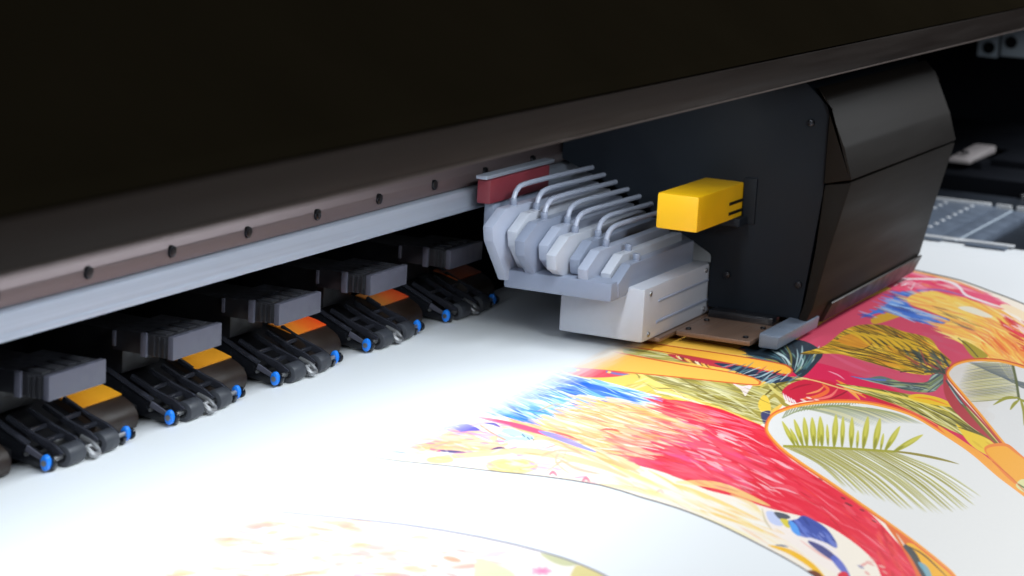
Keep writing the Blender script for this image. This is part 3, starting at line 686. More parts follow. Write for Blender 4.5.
    # ---- ink density builds up pass by pass in front of the print edge (a real gradient of ink on the sheet)
    rng = np.random.default_rng(5)
    S = AS0 + (np.arange(AH) + .5) * ARES; X = AX0 + (np.arange(AW) + .5) * ARES
    def lown(n, k):
        v = rng.random(n // k + 3); i = np.arange(n) / k; j = i.astype(int); f = i - j; f = f * f * (3 - 2 * f)
        return v[j] * (1 - f) + v[j + 1] * f
    rows = np.stack([lown(AW, 60) for _ in range(AH // 6 + 2)])
    wob = rows[np.arange(AH) // 6] - .5
    wid = np.interp(X, [-.16, .0, .08, .2, .3, .42, .8], [.024, .018, .016, .026, .028, .020, .016])
    st = np.interp(X, [-.16, 0, .1, .2, .4, .8], [.092, .092, .088, .092, .092, .092])
    fd = (S[:, None] - st[None, :]) / wid[None, :] + wob * .14
    fd = np.clip(fd, 0, 1); fd = fd * fd * (3 - 2 * fd)
    ART[:] *= fd[..., None].astype(np.float32)
    a = np.maximum(ART[..., 3:4], 1e-5)
    ART[..., :3] = np.clip(ART[..., :3] / a, 0, 1)
    # printed ink is slightly mottled
    mot = (rng.random((AH, AW, 1), dtype=np.float32) - .5) * .05
    ART[..., :3] = np.clip(ART[..., :3] * (1 + mot), 0, 1)
    # stored sRGB encoded in 8 bit
    c = ART[..., :3]
    ART[..., :3] = np.where(c <= .0031308, c * 12.92, 1.055 * np.power(np.maximum(c, 1e-6), 1 / 2.4) - .055)
    ART_IMG = bpy.data.images.new("printed_pattern", AW, AH, alpha=True)
    ART_IMG.alpha_mode = "CHANNEL_PACKED"
    ART_IMG.pixels.foreach_set(np.ascontiguousarray(ART).ravel())
    ART_IMG.update(); ART_IMG.pack()

exec_art()

# ------------------------------------------------------------------ printed sheet
XR = 0.826
def make_sheet():
    bm = bmn()
    uvl = bm.loops.layers.uv.new("UVMap")
    ss = [-0.019, 0.0, 0.06, 0.12, 0.18] + [0.225 + 0.009 * i for i in range(0, 42)]
    xs = np.linspace(-0.55, XR, 26)
    th = 0.00035
    grid = []
    for s in ss:
        y, z = prof_s(s)
        grid.append([bm.verts.new((x, y, z)) for x in xs])
    for i in range(len(ss) - 1):
        for j in range(len(xs) - 1):
            f = bm.faces.new((grid[i][j], grid[i][j + 1], grid[i + 1][j + 1], grid[i + 1][j]))
            for l, (a, b) in zip(f.loops, ((i, j), (i, j + 1), (i + 1, j + 1), (i + 1, j))):
                l[uvl].uv = ((xs[b] - AX0) / (AX1 - AX0), (ss[a] - AS0) / (AS1 - AS0))
    me = bpy.data.meshes.new("printed_sheet"); bmesh.ops.recalc_face_normals(bm, faces=bm.faces); 
    bm.normal_update()
    if bm.faces[0].normal.z < 0:
        bmesh.ops.reverse_faces(bm, faces=bm.faces)
    bm.to_mesh(me); bm.free(); me.shade_smooth()
    o = bpy.data.objects.new("printed_sheet", me); COL.objects.link(o)
    sm = o.modifiers.new("thickness", "SOLIDIFY"); sm.thickness = 0.0004; sm.offset = -1
    tag(o, "wide white paper sheet under the carriage, printed with a red, gold and blue tropical pattern", "printed sheet")
    Mx = bpy.data.materials.new("printed_paper"); Mx.use_nodes = True
    nt = Mx.node_tree; N = nt.nodes; L = nt.links; b = N["Principled BSDF"]
    im = N.new("ShaderNodeTexImage"); im.image = ART_IMG; im.extension = "CLIP"; im.interpolation = "Cubic"
    uv = N.new("ShaderNodeUVMap"); uv.uv_map = "UVMap"; L.new(uv.outputs[0], im.inputs[0])
    tc = N.new("ShaderNodeTexCoord")
    nz = N.new("ShaderNodeTexNoise"); nz.inputs["Scale"].default_value = 900; nz.inputs["Detail"].default_value = 4
    L.new(tc.outputs["Object"], nz.inputs["Vector"])
    n2 = N.new("ShaderNodeTexNoise"); n2.inputs["Scale"].default_value = 9
    L.new(tc.outputs["Object"], n2.inputs["Vector"])
    mr = N.new("ShaderNodeMapRange"); mr.inputs["To Min"].default_value = 0.97; mr.inputs["To Max"].default_value = 1.0
    L.new(n2.outputs["Fac"], mr.inputs["Value"])
    pw = N.new("ShaderNodeVectorMath"); pw.operation = "SCALE"; pw.inputs[0].default_value = (0.86, 0.88, 0.90)
    L.new(mr.outputs[0], pw.inputs["Scale"])
    mx = N.new("ShaderNodeMix"); mx.data_type = "RGBA"
    L.new(im.outputs["Alpha"], mx.inputs["Factor"]); L.new(pw.outputs[0], mx.inputs["A"]); L.new(im.outputs["Color"], mx.inputs["B"])
    L.new(mx.outputs["Result"], b.inputs["Base Color"])
    b.inputs["Roughness"].default_value = 0.55
    b.inputs["Specular IOR Level"].default_value = 0.3
    bp = N.new("ShaderNodeBump"); bp.inputs["Strength"].default_value = 0.12; bp.inputs["Distance"].default_value = 0.0002
    L.new(nz.outputs["Fac"], bp.inputs["Height"]); L.new(bp.outputs[0], b.inputs["Normal"])
    me.materials.append(Mx)
    return o
make_sheet()

# ------------------------------------------------------------------ setting
bm = bmn()
pr = [prof_s(s) for s in [-0.018, 0.1, 0.2] + [0.225 + 0.03 * i for i in range(12)]]
prism(bm, [(y, z - 0.003) for y, z in pr] + [(pr[-1][0] - 0.01, -0.35), (0.02, -0.35)], -0.55, 0.822)
o = obj("platen_body", bm, M["under"]); tag(o, "dark platen body lying under the printed sheet", "platen")
bm = bmn(); box(bm, -3, 4, -3, 3, -0.42, -0.40); o = obj("floor", bm, M["dark"]); o["kind"] = "structure"
bm = bmn(); box(bm, -0.8, 1.9, 0.20, 0.22, -0.2, 0.5); o = obj("back_wall", bm, M["dark"]); o["kind"] = "structure"
bm = bmn(); box(bm, 1.75, 1.77, -0.6, 0.2, -0.2, 0.5); o = obj("end_wall", bm, M["dark"]); o["kind"] = "structure"

# ------------------------------------------------------------------ front cover
cov = thing("printer_cover", "long dark front cover with a brown lower band spanning the top of the picture", "cover")
bm = bmn()
prism(bm, [(-0.2035, 0.1695), (-0.200, 0.1740), (0.02, 0.325), (0.03, 0.320), (-0.186, 0.170)], -0.72, 1.70, 0.0008)
obj("upper_panel", bm, M["cover"], cov)
bm = bmn()
prism(bm, [(-0.2002, 0.1541), (-0.2034, 0.1686), (-0.1985, 0.1686), (-0.1965, 0.1541)], -0.72, 1.70, 0.0006)
obj("lower_band", bm, M["band"], cov)
bm = bmn(); prism(bm, [(-0.2004, 0.1532), (-0.2004, 0.1540), (-0.188, 0.1540), (-0.188, 0.1532)], -0.72, 1.70, 0.0002)
obj("edge_trim", bm, M["trim"], cov)
# ------------------------------------------------------------------ guide rail
rail = thing("guide_rail", "grey metal guide rail with a bright brushed lower edge and a row of dark screws", "rail", (0, -0.02, 0))
RX0, RX1 = -0.72, 0.80
bm = bmn()
prism(bm, [(0.0, 0.0812), (0.0, 0.0880), (0.0045, 0.1000), (0.012, 0.135), (0.045, 0.135), (0.045, 0.0812)], RX0, RX1, 0.0006)
obj("rail_body", bm, M["rail"], rail)
bm = bmn()
prism(bm, [(-0.0026, 0.0688), (-0.0034, 0.0694), (-0.0033, 0.0712), (-0.0030, 0.0722), (-0.0030, 0.0803), (-0.0012, 0.0809), (0.045, 0.0809), (0.045, 0.0690)], RX0, RX1, 0.0005)
obj("lower_edge_strip", bm, M["alu"], rail)
for i in range(-4, 13):
    x = -0.004 + 0.06 * i + 0.0008 * math.sin(i * 5)
    if x > RX1 - .02: continue
    bm = bmn()
    cyl(bm, (x, 0.001, 0.0868), (x, -0.0012, 0.0868), 0.0027, 20, 0.0006)
    sO = obj("screw", bm, M["screw"], rail)
    bm = bmn(); cyl(bm, (x, -0.0009, 0.0868), (x, -0.00125, 0.0868), 0.0012, 6)
    obj("hex_socket", bm, M["black"], sO)

# ------------------------------------------------------------------ pinch rollers
def dup(root, loc, label=None):
    r = root.copy(); COL.objects.link(r); r.location = loc
    if label: r["label"] = label
    for ch in list(root.children):
        c = ch.copy(); COL.objects.link(c); c.parent = r
        for g in list(ch.children):
            d = g.copy(); COL.objects.link(d); d.parent = c
    return r

def arm(bm, x0, x1, pts, h):
    """a flat lever of thickness x1-x0, along pts (y,z), with height h"""
    n = len(pts)
    up = []; dn = []
    for i, (y, z) in enumerate(pts):
        a = pts[max(i - 1, 0)]; b = pts[min(i + 1, n - 1)]
        d = Vector((b[0] - a[0], b[1] - a[1])).normalized(); nn = Vector((-d.y, d.x))
        if nn.y < 0: nn = -nn
        hh = h[i] if isinstance(h, (list, tuple)) else h
        up.append((y + nn.x * hh / 2, z + nn.y * hh / 2)); dn.append((y - nn.x * hh / 2, z - nn.y * hh / 2))
    prism(bm, up + dn[::-1], x0, x1, 0.0003)

def make_unit():
    t = thing("pinch_roller", "", "pinch roller", (0, 0, 0), "pinch rollers along the rail")
    # housing : a wedge shaped body behind the rollers
    bm = bmn()
    prism(bm, [(0.0125, 0.0008), (0.0105, 0.0042), (0.012, 0.0072), (0.022, 0.0120), (0.036, 0.0175), (0.046, 0.0185), (0.046, 0.002)], 0.0035, 0.0485, 0.0007)
    obj("housing", bm, M["black"], t)
    # side plates
    for x0 in (0.0, 0.0492):
        bm = bmn()
        prism(bm, [(-0.0012, 0.0004), (-0.0022, 0.0036), (0.0062, 0.0068), (0.0235, 0.0140), (0.038, 0.0205), (0.046, 0.0205), (0.046, 0.004), (0.018, 0.0022), (0.006, 0.0004)], x0, x0 + 0.0026, 0.0005)
        obj("side_plate", bm, M["black2"], t)
        bm = bmn(); arm(bm, x0 - 0.0006, x0 + 0.0030, [(0.012, 0.0097), (0.0245, 0.0152), (0.039, 0.0218)], 0.0011)
        obj("edge_rib", bm, M["lever2"], t)
        if x0 < 0.01:
            bm = bmn(); arm(bm, -0.0012, -0.0001, [(0.0005, 0.0042), (0.0115, 0.0085)], [0.0018, 0.0030])
            obj("outer_lug", bm, M["block"], t)
            bm = bmn(); cyl(bm, (-0.0013, 0.0115, 0.0058), (0.0003, 0.0115, 0.0058), 0.0008, 12)
            obj("rivet", bm, M["steel"], t)
    # inner levers and cross bars
    for x0 in (0.0052, 0.0200, 0.0300, 0.0440):
        bm = bmn(); arm(bm, x0, x0 + 0.0019, [(-0.0005, 0.0048), (0.004, 0.0085), (0.014, 0.0122), (0.0265, 0.0178)], [0.0060, 0.0038, 0.0026, 0.0022])
        obj("lever", bm, M["lever2"], t)
    for xa, xb in ((0.0071, 0.0200), (0.0319, 0.0440)):
        bm = bmn(); box(bm, xa, xb, 0.0078, 0.0096, 0.0088, 0.0108, 0.0003)
        box(bm, xa, xb, 0.0165, 0.018, 0.0118, 0.0138, 0.0003)
        obj("cross_bar", bm, M["lever2"], t)
    # axle, rollers, caps
    bm = bmn(); cyl(bm, (-0.0018, 0, 0.0048), (0.0538, 0, 0.0048), 0.0012, 14)
    obj("axle", bm, M["steel"], t)
    for xa, xb in ((0.0078, 0.0190), (0.0328, 0.0430)):
        bm = bmn(); cyl(bm, (xa, 0, 0.0048), (xb, 0, 0.0048), 0.0047, 40, 0.0007)
        ro = obj("roller", bm, M["rubber"], t)
        bm = bmn(); cyl(bm, (xa - 0.0005, 0, 0.0048), (xa, 0, 0.0048), 0.0026, 24, 0.0002)
        obj("hub", bm, M["black2"], ro)
    for xa, xb in ((-0.0042, -0.0014), (0.0522, 0.0548)):
        bm = bmn(); cyl(bm, (xa, 0, 0.0046), (xb, 0, 0.0046), 0.0034, 28, 0.0007)
        for v in bm.verts: v.co.y *= 0.62
        cp = obj("axle_cap", bm, M["blue"], t)
        for (a, b, r) in ((xb, xb + 0.0014, 0.0026),):
            bm = bmn(); cyl(bm, (a, -0.0010, 0.0043), (b, -0.0010, 0.0043), r, 18, 0.0003); obj("cap_washer", bm, M["black2"], cp)
        bm = bmn(); cyl(bm, (xa - 0.0004, 0, 0.0046), (xa + .0004, 0, 0.0046), 0.0013, 12); obj("axle_end", bm, M["steel"], cp)
    # bent spring clip between the rollers
    bm = bmn()
    tube(bm, [(0.0222, 0.006, 0.0075), (0.0226, -0.0005, 0.0058), (0.0236, -0.0045, 0.0030), (0.0278, -0.0044, 0.0028), (0.0290, -0.0005, 0.0055), (0.0296, 0.006, 0.0075)], 0.0012, 8)
    prism(bm, [(-0.0045, 0.0014), (-0.0045, 0.0022), (0.0005, 0.0040), (0.0005, 0.0032)], 0.0226, 0.0290, 0.0002)
    obj("spring_clip", bm, M["steel"], t)
    return t

which = ["nearest the left edge", "second from the left", "third from the left",
         "fourth from the left", "farthest right, next to the print carriage"]
u0 = make_unit()
u0["label"] = "black pinch roller unit with blue caps, " + which[0]
for i in range(1, 5):
    _d = dup(u0, (0.09 * i, 0, 0), "black pinch roller unit with blue caps, " + which[i])
    _d.rotation_euler = (0, 0, (0, 0.012, -0.010, 0.008, -0.013)[i])

def make_block():
    t = thing("roller_mount", "", "mounting block", (0, 0, 0), "mounting blocks above the rollers")
    bm = bmn(); box(bm, 0.0245, 0.0640, 0.0195, 0.0225, 0.0216, 0.0321, 0.0004)
    obj("front_face", bm, M["block"], t)
    bm = bmn(); box(bm, 0.0250, 0.0635, 0.0226, 0.052, 0.0220, 0.0317, 0.0005)
    for k in range(3):
        box(bm, 0.0240, 0.0252, 0.0240 + k * 0.0026, 0.0252 + k * 0.0026, 0.0222, 0.0312, 0.0002)
    for k in range(4):
        box(bm, 0.027 + 0.009 * k, 0.033 + 0.009 * k, 0.025, 0.036, 0.0315, 0.0325, 0.0002)
    obj("ribbed_body", bm, M["blockrib"], t)
    bm = bmn(); box(bm, 0.0232, 0.0250, 0.0330, 0.0362, 0.0214, 0.0325, 0.0004); box(bm, 0.0236, 0.0250, 0.0500, 0.0515, 0.0240, 0.0310, 0.0003)
    obj("side_tab", bm, M["block"], t)
    bm = bmn(); box(bm, 0.030, 0.060, 0.050, 0.10, 0.010, 0.030, 0.001)
    obj("support_arm", bm, M["black"], t)
    return t
b0 = make_block()
bl = ["palest grey mounting block with orange strip below, nearest the left edge", "grey mounting block above the second pinch roller from the left",
      "dark grey mounting block above the third pinch roller from the left", "dark grey mounting block above the fourth pinch roller from the left",
      "nearly black mounting block beside the print carriage, above the last roller"]
b0["label"] = bl[0]
b0.location = (-0.0272, -0.0205, 0.0088)
for i in range(1, 5):
    dup(b0, (0.09 * i - 0.0272, -0.0205, 0.0088), bl[i])

NOSE = [(0.0096, 0.0010), (0.0084, 0.0045), (0.0092, 0.0084), (0.0124, 0.0118), (0.0180, 0.0146), (0.0235, 0.0162), (0.0291, 0.0174), (0.0340, 0.0183)]
_n = [Vector(p) for p in NOSE]; NOSE = []
for _i in range(len(_n) - 1):
    _a, _b, _c, _d = _n[max(_i - 1, 0)], _n[_i], _n[_i + 1], _n[min(_i + 2, len(_n) - 1)]
    for _q in range(5):
        _t = _q / 5
        _v = 0.5 * ((2 * _b) + (_c - _a) * _t + (2 * _a - 5 * _b + 4 * _c - _d) * _t * _t + (3 * _b - _a - 3 * _c + _d) * _t ** 3)
        NOSE.append((_v.x, _v.y))
NOSE.append(tuple(_n[-1]))
def make_guide(i, smat, label):
    t = thing("media_guide", label, "guide", (0.09 * i, 0, 0), "curved guides between the rollers")
    bm = bmn()
    prism(bm, NOSE + [(0.0345, 0.010), (0.0345, 0.0010)], 0.0440, 0.0755, 0.0004)
    obj("curved_face", bm, M["guide"], t)
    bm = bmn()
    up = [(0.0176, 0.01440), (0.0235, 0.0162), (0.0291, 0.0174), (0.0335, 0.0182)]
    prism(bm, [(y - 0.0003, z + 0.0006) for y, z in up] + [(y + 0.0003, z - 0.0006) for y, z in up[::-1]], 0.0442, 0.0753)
    obj("colour_strip", bm, smat, t)  # lamp-lit upper zone of the curved face, painted as a coloured band
    bm = bmn(); prism(bm, [(0.016, 0.001), (0.016, 0.008), (0.034, 0.012), (0.034, 0.001)], 0.0758, 0.0855, 0.0004)
    obj("end_stop", bm, M["black"], t)
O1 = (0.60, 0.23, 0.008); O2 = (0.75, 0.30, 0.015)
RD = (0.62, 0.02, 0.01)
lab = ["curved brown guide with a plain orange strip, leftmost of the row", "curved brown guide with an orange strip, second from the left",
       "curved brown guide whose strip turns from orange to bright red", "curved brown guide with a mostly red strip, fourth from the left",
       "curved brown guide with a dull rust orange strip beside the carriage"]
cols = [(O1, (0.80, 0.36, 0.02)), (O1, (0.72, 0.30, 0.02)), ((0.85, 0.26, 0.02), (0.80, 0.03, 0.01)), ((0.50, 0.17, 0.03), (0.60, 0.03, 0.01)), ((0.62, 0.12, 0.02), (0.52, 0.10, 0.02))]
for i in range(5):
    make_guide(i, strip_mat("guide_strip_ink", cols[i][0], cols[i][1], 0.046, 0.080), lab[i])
make_guide(-1, M["guide"], "curved dark brown guide cut off by the left border")

# ------------------------------------------------------------------ print carriage
car = thing("print_carriage", "large dark print carriage with a yellow box and pale cables, standing over the printed sheet", "print carriage", (0.45, -0.15, 0))
def cobj(name, bm, m, parent=None, **k):
    for v in bm.verts: v.co -= Vector((0.45, -0.15, 0)) if parent is None else Vector((0.45, -0.15, 0))
    return obj(name, bm, m, car if parent is None else parent, **k)
CX0, CX1 = 0.45, 0.668
body_prof = [(-0.1830, 0.0845), (-0.1965, 0.0905), (-0.1840, 0.1290), (-0.160, 0.148), (-0.030, 0.148), (-0.030, 0.060), (-0.115, 0.040), (-0.115, 0.006), (-0.170, 0.006), (-0.1762, 0.0120)]
bm = bmn(); prism(bm, [(-0.1800, 0.0820), (-0.1800, 0.1290), (-0.160, 0.147), (-0.0225, 0.147), (-0.0225, 0.084), (-0.060, 0.070), (-0.117, 0.040), (-0.117, 0.010), (-0.172, 0.010)], CX0, CX1 - 0.004, 0.002)
cobj("body", bm, M["navy"])
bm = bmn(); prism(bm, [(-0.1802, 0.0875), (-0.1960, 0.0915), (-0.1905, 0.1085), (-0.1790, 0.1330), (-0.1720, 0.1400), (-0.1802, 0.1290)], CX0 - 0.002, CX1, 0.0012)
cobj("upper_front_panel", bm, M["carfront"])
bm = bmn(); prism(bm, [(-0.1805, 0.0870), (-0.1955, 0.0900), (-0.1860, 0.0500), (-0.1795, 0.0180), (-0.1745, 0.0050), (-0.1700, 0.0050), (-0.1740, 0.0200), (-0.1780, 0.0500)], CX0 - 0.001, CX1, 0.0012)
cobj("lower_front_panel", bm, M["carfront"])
bm = bmn(); prism(bm, [(-0.1802, 0.0165), (-0.1812, 0.0160), (-0.1762, 0.0046), (-0.1700, 0.0038), (-0.1700, 0.0090)], CX0 + 0.03, CX1 - 0.001, 0.0004)
cobj("bottom_skirt", bm, M["guide"])
# yellow box
bm = bmn(); box(bm, 0.380, 0.4515, -0.134, -0.1105, 0.0640, 0.0832, 0.0012)
yb = cobj("yellow_box", bm, M["yellow"])
bm = bmn()
for k in range(2):
    box(bm, 0.428, 0.4505, -0.1346, -0.1338, 0.0672 + 0.0055 * k, 0.0688 + 0.0055 * k, 0.0002)
s_ = cobj("box_slot", bm, M["black"])
s_.parent = yb; 
# head block
bm = bmn(); box(bm, 0.356, 0.4565, -0.1165, -0.068, 0.0060, 0.0350, 0.0018)
hb = cobj("head_block", bm, M["white"])
bm = bmn()
box(bm, 0.3745, 0.4545, -0.1172, -0.1160, 0.0135, 0.0150, 0.0003)
box(bm, 0.376, 0.4545, -0.1172, -0.1160, 0.0250, 0.0262, 0.0003)
g_ = cobj("head_groove", bm, M["tube"]); g_.parent = hb
bm = bmn(); box(bm, 0.375, 0.456, -0.119, -0.074, 0.0035, 0.0058, 0.0006); cobj("nozzle_plate", bm, M["copper"])
bm = bmn(); box(bm, 0.395, 0.4555, -0.163, -0.1205, 0.0040, 0.0068, 0.0008); cobj("copper_guard", bm, M["copper"])
for (x_, y_) in ((0.402, -0.125), (0.402, -0.158), (0.430, -0.125), (0.430, -0.158)):
    bm = bmn(); cyl(bm, (x_, y_, 0.0066), (x_, y_, 0.0078), 0.0016, 14, 0.0003); cobj("guard_screw", bm, M["screw"])
bm = bmn(); box(bm, 0.440, 0.4520, -0.160, -0.122, 0.0067, 0.0110, 0.0005); cobj("guard_mount", bm, M["black2"])
for (z_) in (0.0095, 0.0315):
    for x_ in (0.364, 0.447):
        bm = bmn(); cyl(bm, (x_, -0.1172, z_), (x_, -0.1160, z_), 0.0014, 14, 0.0003); q_ = cobj("head_screw", bm, M["steel"]); q_.parent = hb
bm = bmn(); prism(bm, [(-0.166, 0.0030), (-0.1765, 0.0030), (-0.1775, 0.0100), (-0.166, 0.0110)], 0.400, 0.470, 0.001); cobj("foot_bracket", bm, M["platen"])
# pale ink dampers side by side, stepping down towards the front, each fed by its own tube
rnd = random.Random(3)
bm = bmn(); box(bm, 0.335, 0.4495, -0.106, -0.044, 0.030, 0.040, 0.0015); cobj("damper_tray", bm, M["tube"])
for k in range(9):
    v = k / 8
    y = -0.044 - 0.0075 * k; z = 0.0735 - 0.0265 * v
    x0 = 0.312 + 0.030 * v + (0.010 if k % 2 else 0.0)
    bm = bmn()
    t_ = bmn()
    pf = [(x0 + 0.016, z), (0.4505, z), (0.4505, 0.034), (x0 + 0.022, 0.034), (x0 + 0.002, z - 0.016), (x0, z - 0.008)]
    a_ = [t_.verts.new((px_, y - 0.0029, pz_)) for px_, pz_ in pf]; b_ = [t_.verts.new((px_, y + 0.0029, pz_)) for px_, pz_ in pf]
    t_.faces.new(a_); t_.faces.new(b_[::-1])
    for q in range(6): t_.faces.new((a_[q], a_[(q + 1) % 6], b_[(q + 1) % 6], b_[q]))
    bmesh.ops.recalc_face_normals(t_, faces=t_.faces)
    bmesh.ops.bevel(t_, geom=list(t_.edges), offset=0.0009, segments=2, profile=0.6, affect='EDGES')
    merge(bm, t_)
    dm = cobj("ink_damper", bm, M[("cable", "white", "tube")[k % 3]])
    bm = bmn(); cyl(bm, (x0 + 0.030, y, z - 0.001), (x0 + 0.030, y, z + 0.0035), 0.0020, 16, 0.0004); cn = cobj("connector", bm, M["tube"]); cn.parent = dm
    if k < 7:
        bm = bmn()
        tube(bm, [(x0 + 0.030, y, z + 0.003), (x0 + 0.034, y, z + 0.0075), (x0 + 0.046, y, z + 0.0095), (0.42, y + 0.001, z + 0.0085), (0.4560, y + 0.002, z + 0.0075)], 0.0014, 10)
        cobj("ink_tube", bm, M["cable"])
bm = bmn(); box(bm, 0.436, 0.4512, -0.138, -0.1065, 0.0600, 0.0645, 0.0006); box(bm, 0.4485, 0.4512, -0.142, -0.1345, 0.0605, 0.0860, 0.0005); cobj("box_mount", bm, M["navy"])
for (y_, z_) in ((-0.170, 0.120), (-0.170, 0.030), (-0.128, 0.030)):
    bm = bmn(); cyl(bm, (0.4485, y_, z_), (0.4508, y_, z_), 0.0020, 16, 0.0004); cobj("carriage_screw", bm, M["screw"])
# red clip by the rail
bm = bmn(); box(bm, 0.330, 0.405, -0.036, -0.028, 0.0740, 0.0870, 0.0012); rc = cobj("red_clip", bm, M["red"])
bm = bmn(); box(bm, 0.326, 0.412, -0.0355, -0.029, 0.0875, 0.0895, 0.0005); c2 = cobj("clip_edge", bm, M["alu"]); c2.parent = rc
bm = bmn(); box(bm, 0.340, 0.452, -0.034, -0.028, 0.058, 0.0735, 0.001); cobj("rail_slider", bm, M["tube"])

# ------------------------------------------------------------------ right end: perforated platen, clamp bar, lever, frame
pl = thing("perforated_platen", "blue grey metal platen with two rows of bright dots beyond the sheet's right edge", "platen plate", (0.83, -0.13, 0))
def pobj(name, bm, m, par=None):
    for v in bm.verts: v.co -= Vector((0.83, -0.13, 0))
    return obj(name, bm, m, par or pl)
bm = bmn(); box(bm, 0.829, 1.010, -0.1475, -0.055, -0.006, 0.0, 0.0005); pobj("main_plate", bm, M["platen"])
bm = bmn(); box(bm, 0.829, 1.004, -0.1610, -0.1490, -0.006, -0.0002, 0.0005); box(bm, 0.829, 1.002, -0.1760, -0.1622, -0.006, -0.0002, 0.0005); pobj("side_slat", bm, M["platen"])
bm = bmn(); box(bm, 0.829, 1.0, -0.1620, -0.1612, -0.006, 0.0004, 0.0002); pobj("slat_edge", bm, M["frame"])
bm = bmn(); box(bm, 0.827, 1.05, -0.30, -0.055, -0.02, -0.0065); box(bm, 0.835, 1.0, -0.30, -0.1775, -0.0065, -0.0045, 0.0005); pobj("lower_tray", bm, M["platen_dk"])
for k in range(9):
    bm = bmn(); cyl(bm, (0.8603 + 0.0172 * k, -0.1300, -0.001), (0.8603 + 0.0172 * k, -0.1300, 0.0006), 0.0019, 16, 0.0003); pobj("dot", bm, M["dot"])
for k in range(6):
    bm = bmn(); cyl(bm, (0.918 + 0.0163 * k, -0.1088, -0.001), (0.918 + 0.0163 * k, -0.1088, 0.0006), 0.0019, 16, 0.0003); pobj("dot", bm, M["dot"])
bm = bmn(); box(bm, 1.0105, 1.0138, -0.142, -0.060, -0.004, 0.0018, 0.0008); box(bm, 1.0105, 1.0138, -0.158, -0.146, -0.004, 0.0018, 0.0008); box(bm, 1.0105, 1.0138, -0.185, -0.162, -0.004, 0.0018, 0.0008)
pobj("rear_edge", bm, M["bright"])
cb = thing("media_clamp", "thin bright metal clamp strip holding down the sheet's right edge", "clamp", (0.826, -0.16, 0))
bm = bmn(); box(bm, -0.0035, 0.0030, -0.0440, 0.05, 0.0016, 0.0026, 0.0003); obj("clamp_strip", bm, M["bright"], cb)
bm = bmn(); box(bm, -0.0130, -0.0040, -0.041, -0.012, 0.0008, 0.0016, 0.0003); box(bm, -0.0085, -0.0040, 0.006, 0.018, 0.0008, 0.0016, 0.0003); obj("clamp_finger", bm, M["platen"], cb)

sd = thing("end_housing", "dark machine housing behind the perforated platen with small screws", "housing", (1.02, -0.1, 0))
bm = bmn(); box(bm, 0.0, 0.055, -0.14, 0.12, -0.02, -0.001, 0.001); obj("ledge", bm, M["platen_dk"], sd)
bm = bmn(); box(bm, 0.056, 0.30, -0.22, 0.12, -0.02, 0.012, 0.002); box(bm, 0.13, 0.40, -0.3, 0.12, -0.02, 0.018, 0.002); obj("stepped_base", bm, M["dark"], sd)
for (x, y, z) in ((0.05, -0.053, 0.0), (0.045, -0.075, 0.0), (0.047, -0.057, 0.0)):
    bm = bmn(); cyl(bm, (x, y, z - 0.002), (x, y, z + 0.003), 0.0018, 14, 0.0004); obj("screw", bm, M["steel"], sd)
lv = thing("release_lever", "off white rounded lever lying on the dark housing at the right", "lever", (1.12, -0.1, 0))
bm = bmn(); 
t_ = bmn(); box(t_, -0.015, 0.075, -0.0095, 0.0095, 0.0, 0.007, 0.0025)
for v in t_.verts:
    if v.co.x < 0.0 and v.co.z > 0.004: v.co.z -= 0.003
merge(bm, t_)
lo = obj("handle", bm, M["lever"], lv)
lo.location = (0, 0.010, 0.0170)
bm = bmn(); cyl(bm, (0.005, 0.010, 0.0236), (0.005, 0.010, 0.0252), 0.0035, 18, 0.0005); ri = obj("pivot_pin", bm, M["screw"], lv)
bm = bmn(); box(bm, 0.0, 0.10, -0.006, 0.006, 0.008, 0.018, 0.001); obj("lever_foot", bm, M["dark"], lv)

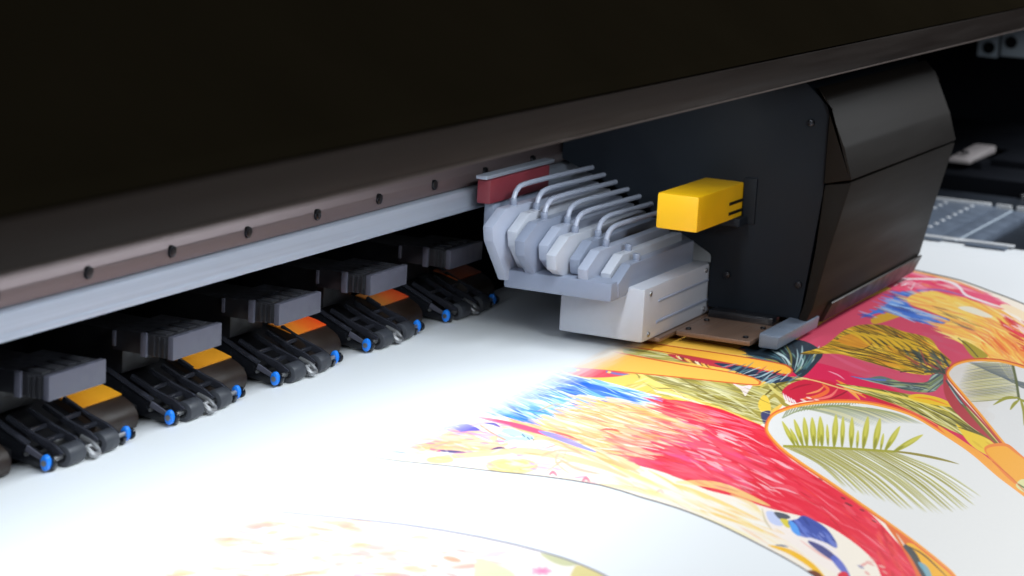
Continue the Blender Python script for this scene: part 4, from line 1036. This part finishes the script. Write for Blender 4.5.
def bracket(y0, y1, z0, z1, hy, hz, label, x=1.30):
    t = thing("frame_bracket", label, "bracket", (x, (y0 + y1) / 2, z0), "brackets in the far corner")
    bm = bmn()
    box(bm, 0, 0.004, y0 - (y0 + y1) / 2, y1 - (y0 + y1) / 2, 0, z1 - z0, 0.001); obj("plate", bm, M["frame"], t)
    bm = bmn(); cyl(bm, (-0.002, hy - (y0 + y1) / 2, hz - z0), (0.001, hy - (y0 + y1) / 2, hz - z0), 0.0055, 18); obj("bolt", bm, M["screw"], t)
BRK = True
bracket(-0.0680, -0.0495, 0.0890, 0.125, -0.0600, 0.0975, "small light grey bracket with a round bolt, left one of the top right pair")
bracket(-0.1100, -0.0705, 0.0910, 0.130, -0.0795, 0.1040, "wider light grey bracket with a round bolt, at the right border under the cover")

# ------------------------------------------------------------------ lights
def area(name, loc, target, sx, sy, power, col, spread=180):
    l = bpy.data.lights.new(name, "AREA"); l.shape = "RECTANGLE"; l.size = sx; l.size_y = sy; l.energy = power; l.color = col
    l.spread = math.radians(spread)
    o = bpy.data.objects.new(name, l); COL.objects.link(o); o.location = loc
    d = Vector(target) - Vector(loc); o.rotation_euler = d.to_track_quat('-Z', 'X').to_euler()
    return o
area("key_lamp", (-0.42, -1.08, 0.56), (0.12, -0.08, 0.0), 0.26, 0.26, 6.5, (0.88, 0.96, 1.0))
area("overhead_lamp", (0.30, -0.80, 0.95), (0.40, -0.20, 0.0), 0.35, 0.35, 3.4, (1.0, 0.97, 0.94))
led = area("led_strip", (-0.05, -0.130, 0.158), (-0.05, -0.15, 0.0), 0.80, 0.012, 1.22, (0.86, 0.94, 1.0))
led.rotation_euler = (math.radians(22), 0, 0)
area("fill_lamp", (1.25, -0.64, 0.75), (0.95, -0.14, 0.0), 0.4, 0.4, 11, (0.90, 0.95, 1.0))

w = bpy.data.worlds.new("World"); sc.world = w; w.use_nodes = True
w.node_tree.nodes["Background"].inputs[0].default_value = (0.55, 0.6, 0.75, 1)
w.node_tree.nodes["Background"].inputs[1].default_value = 0.03
sc.view_settings.view_transform = "Standard"; sc.view_settings.look = "None"; sc.view_settings.gamma = 1
sc.view_settings.exposure = 0.0
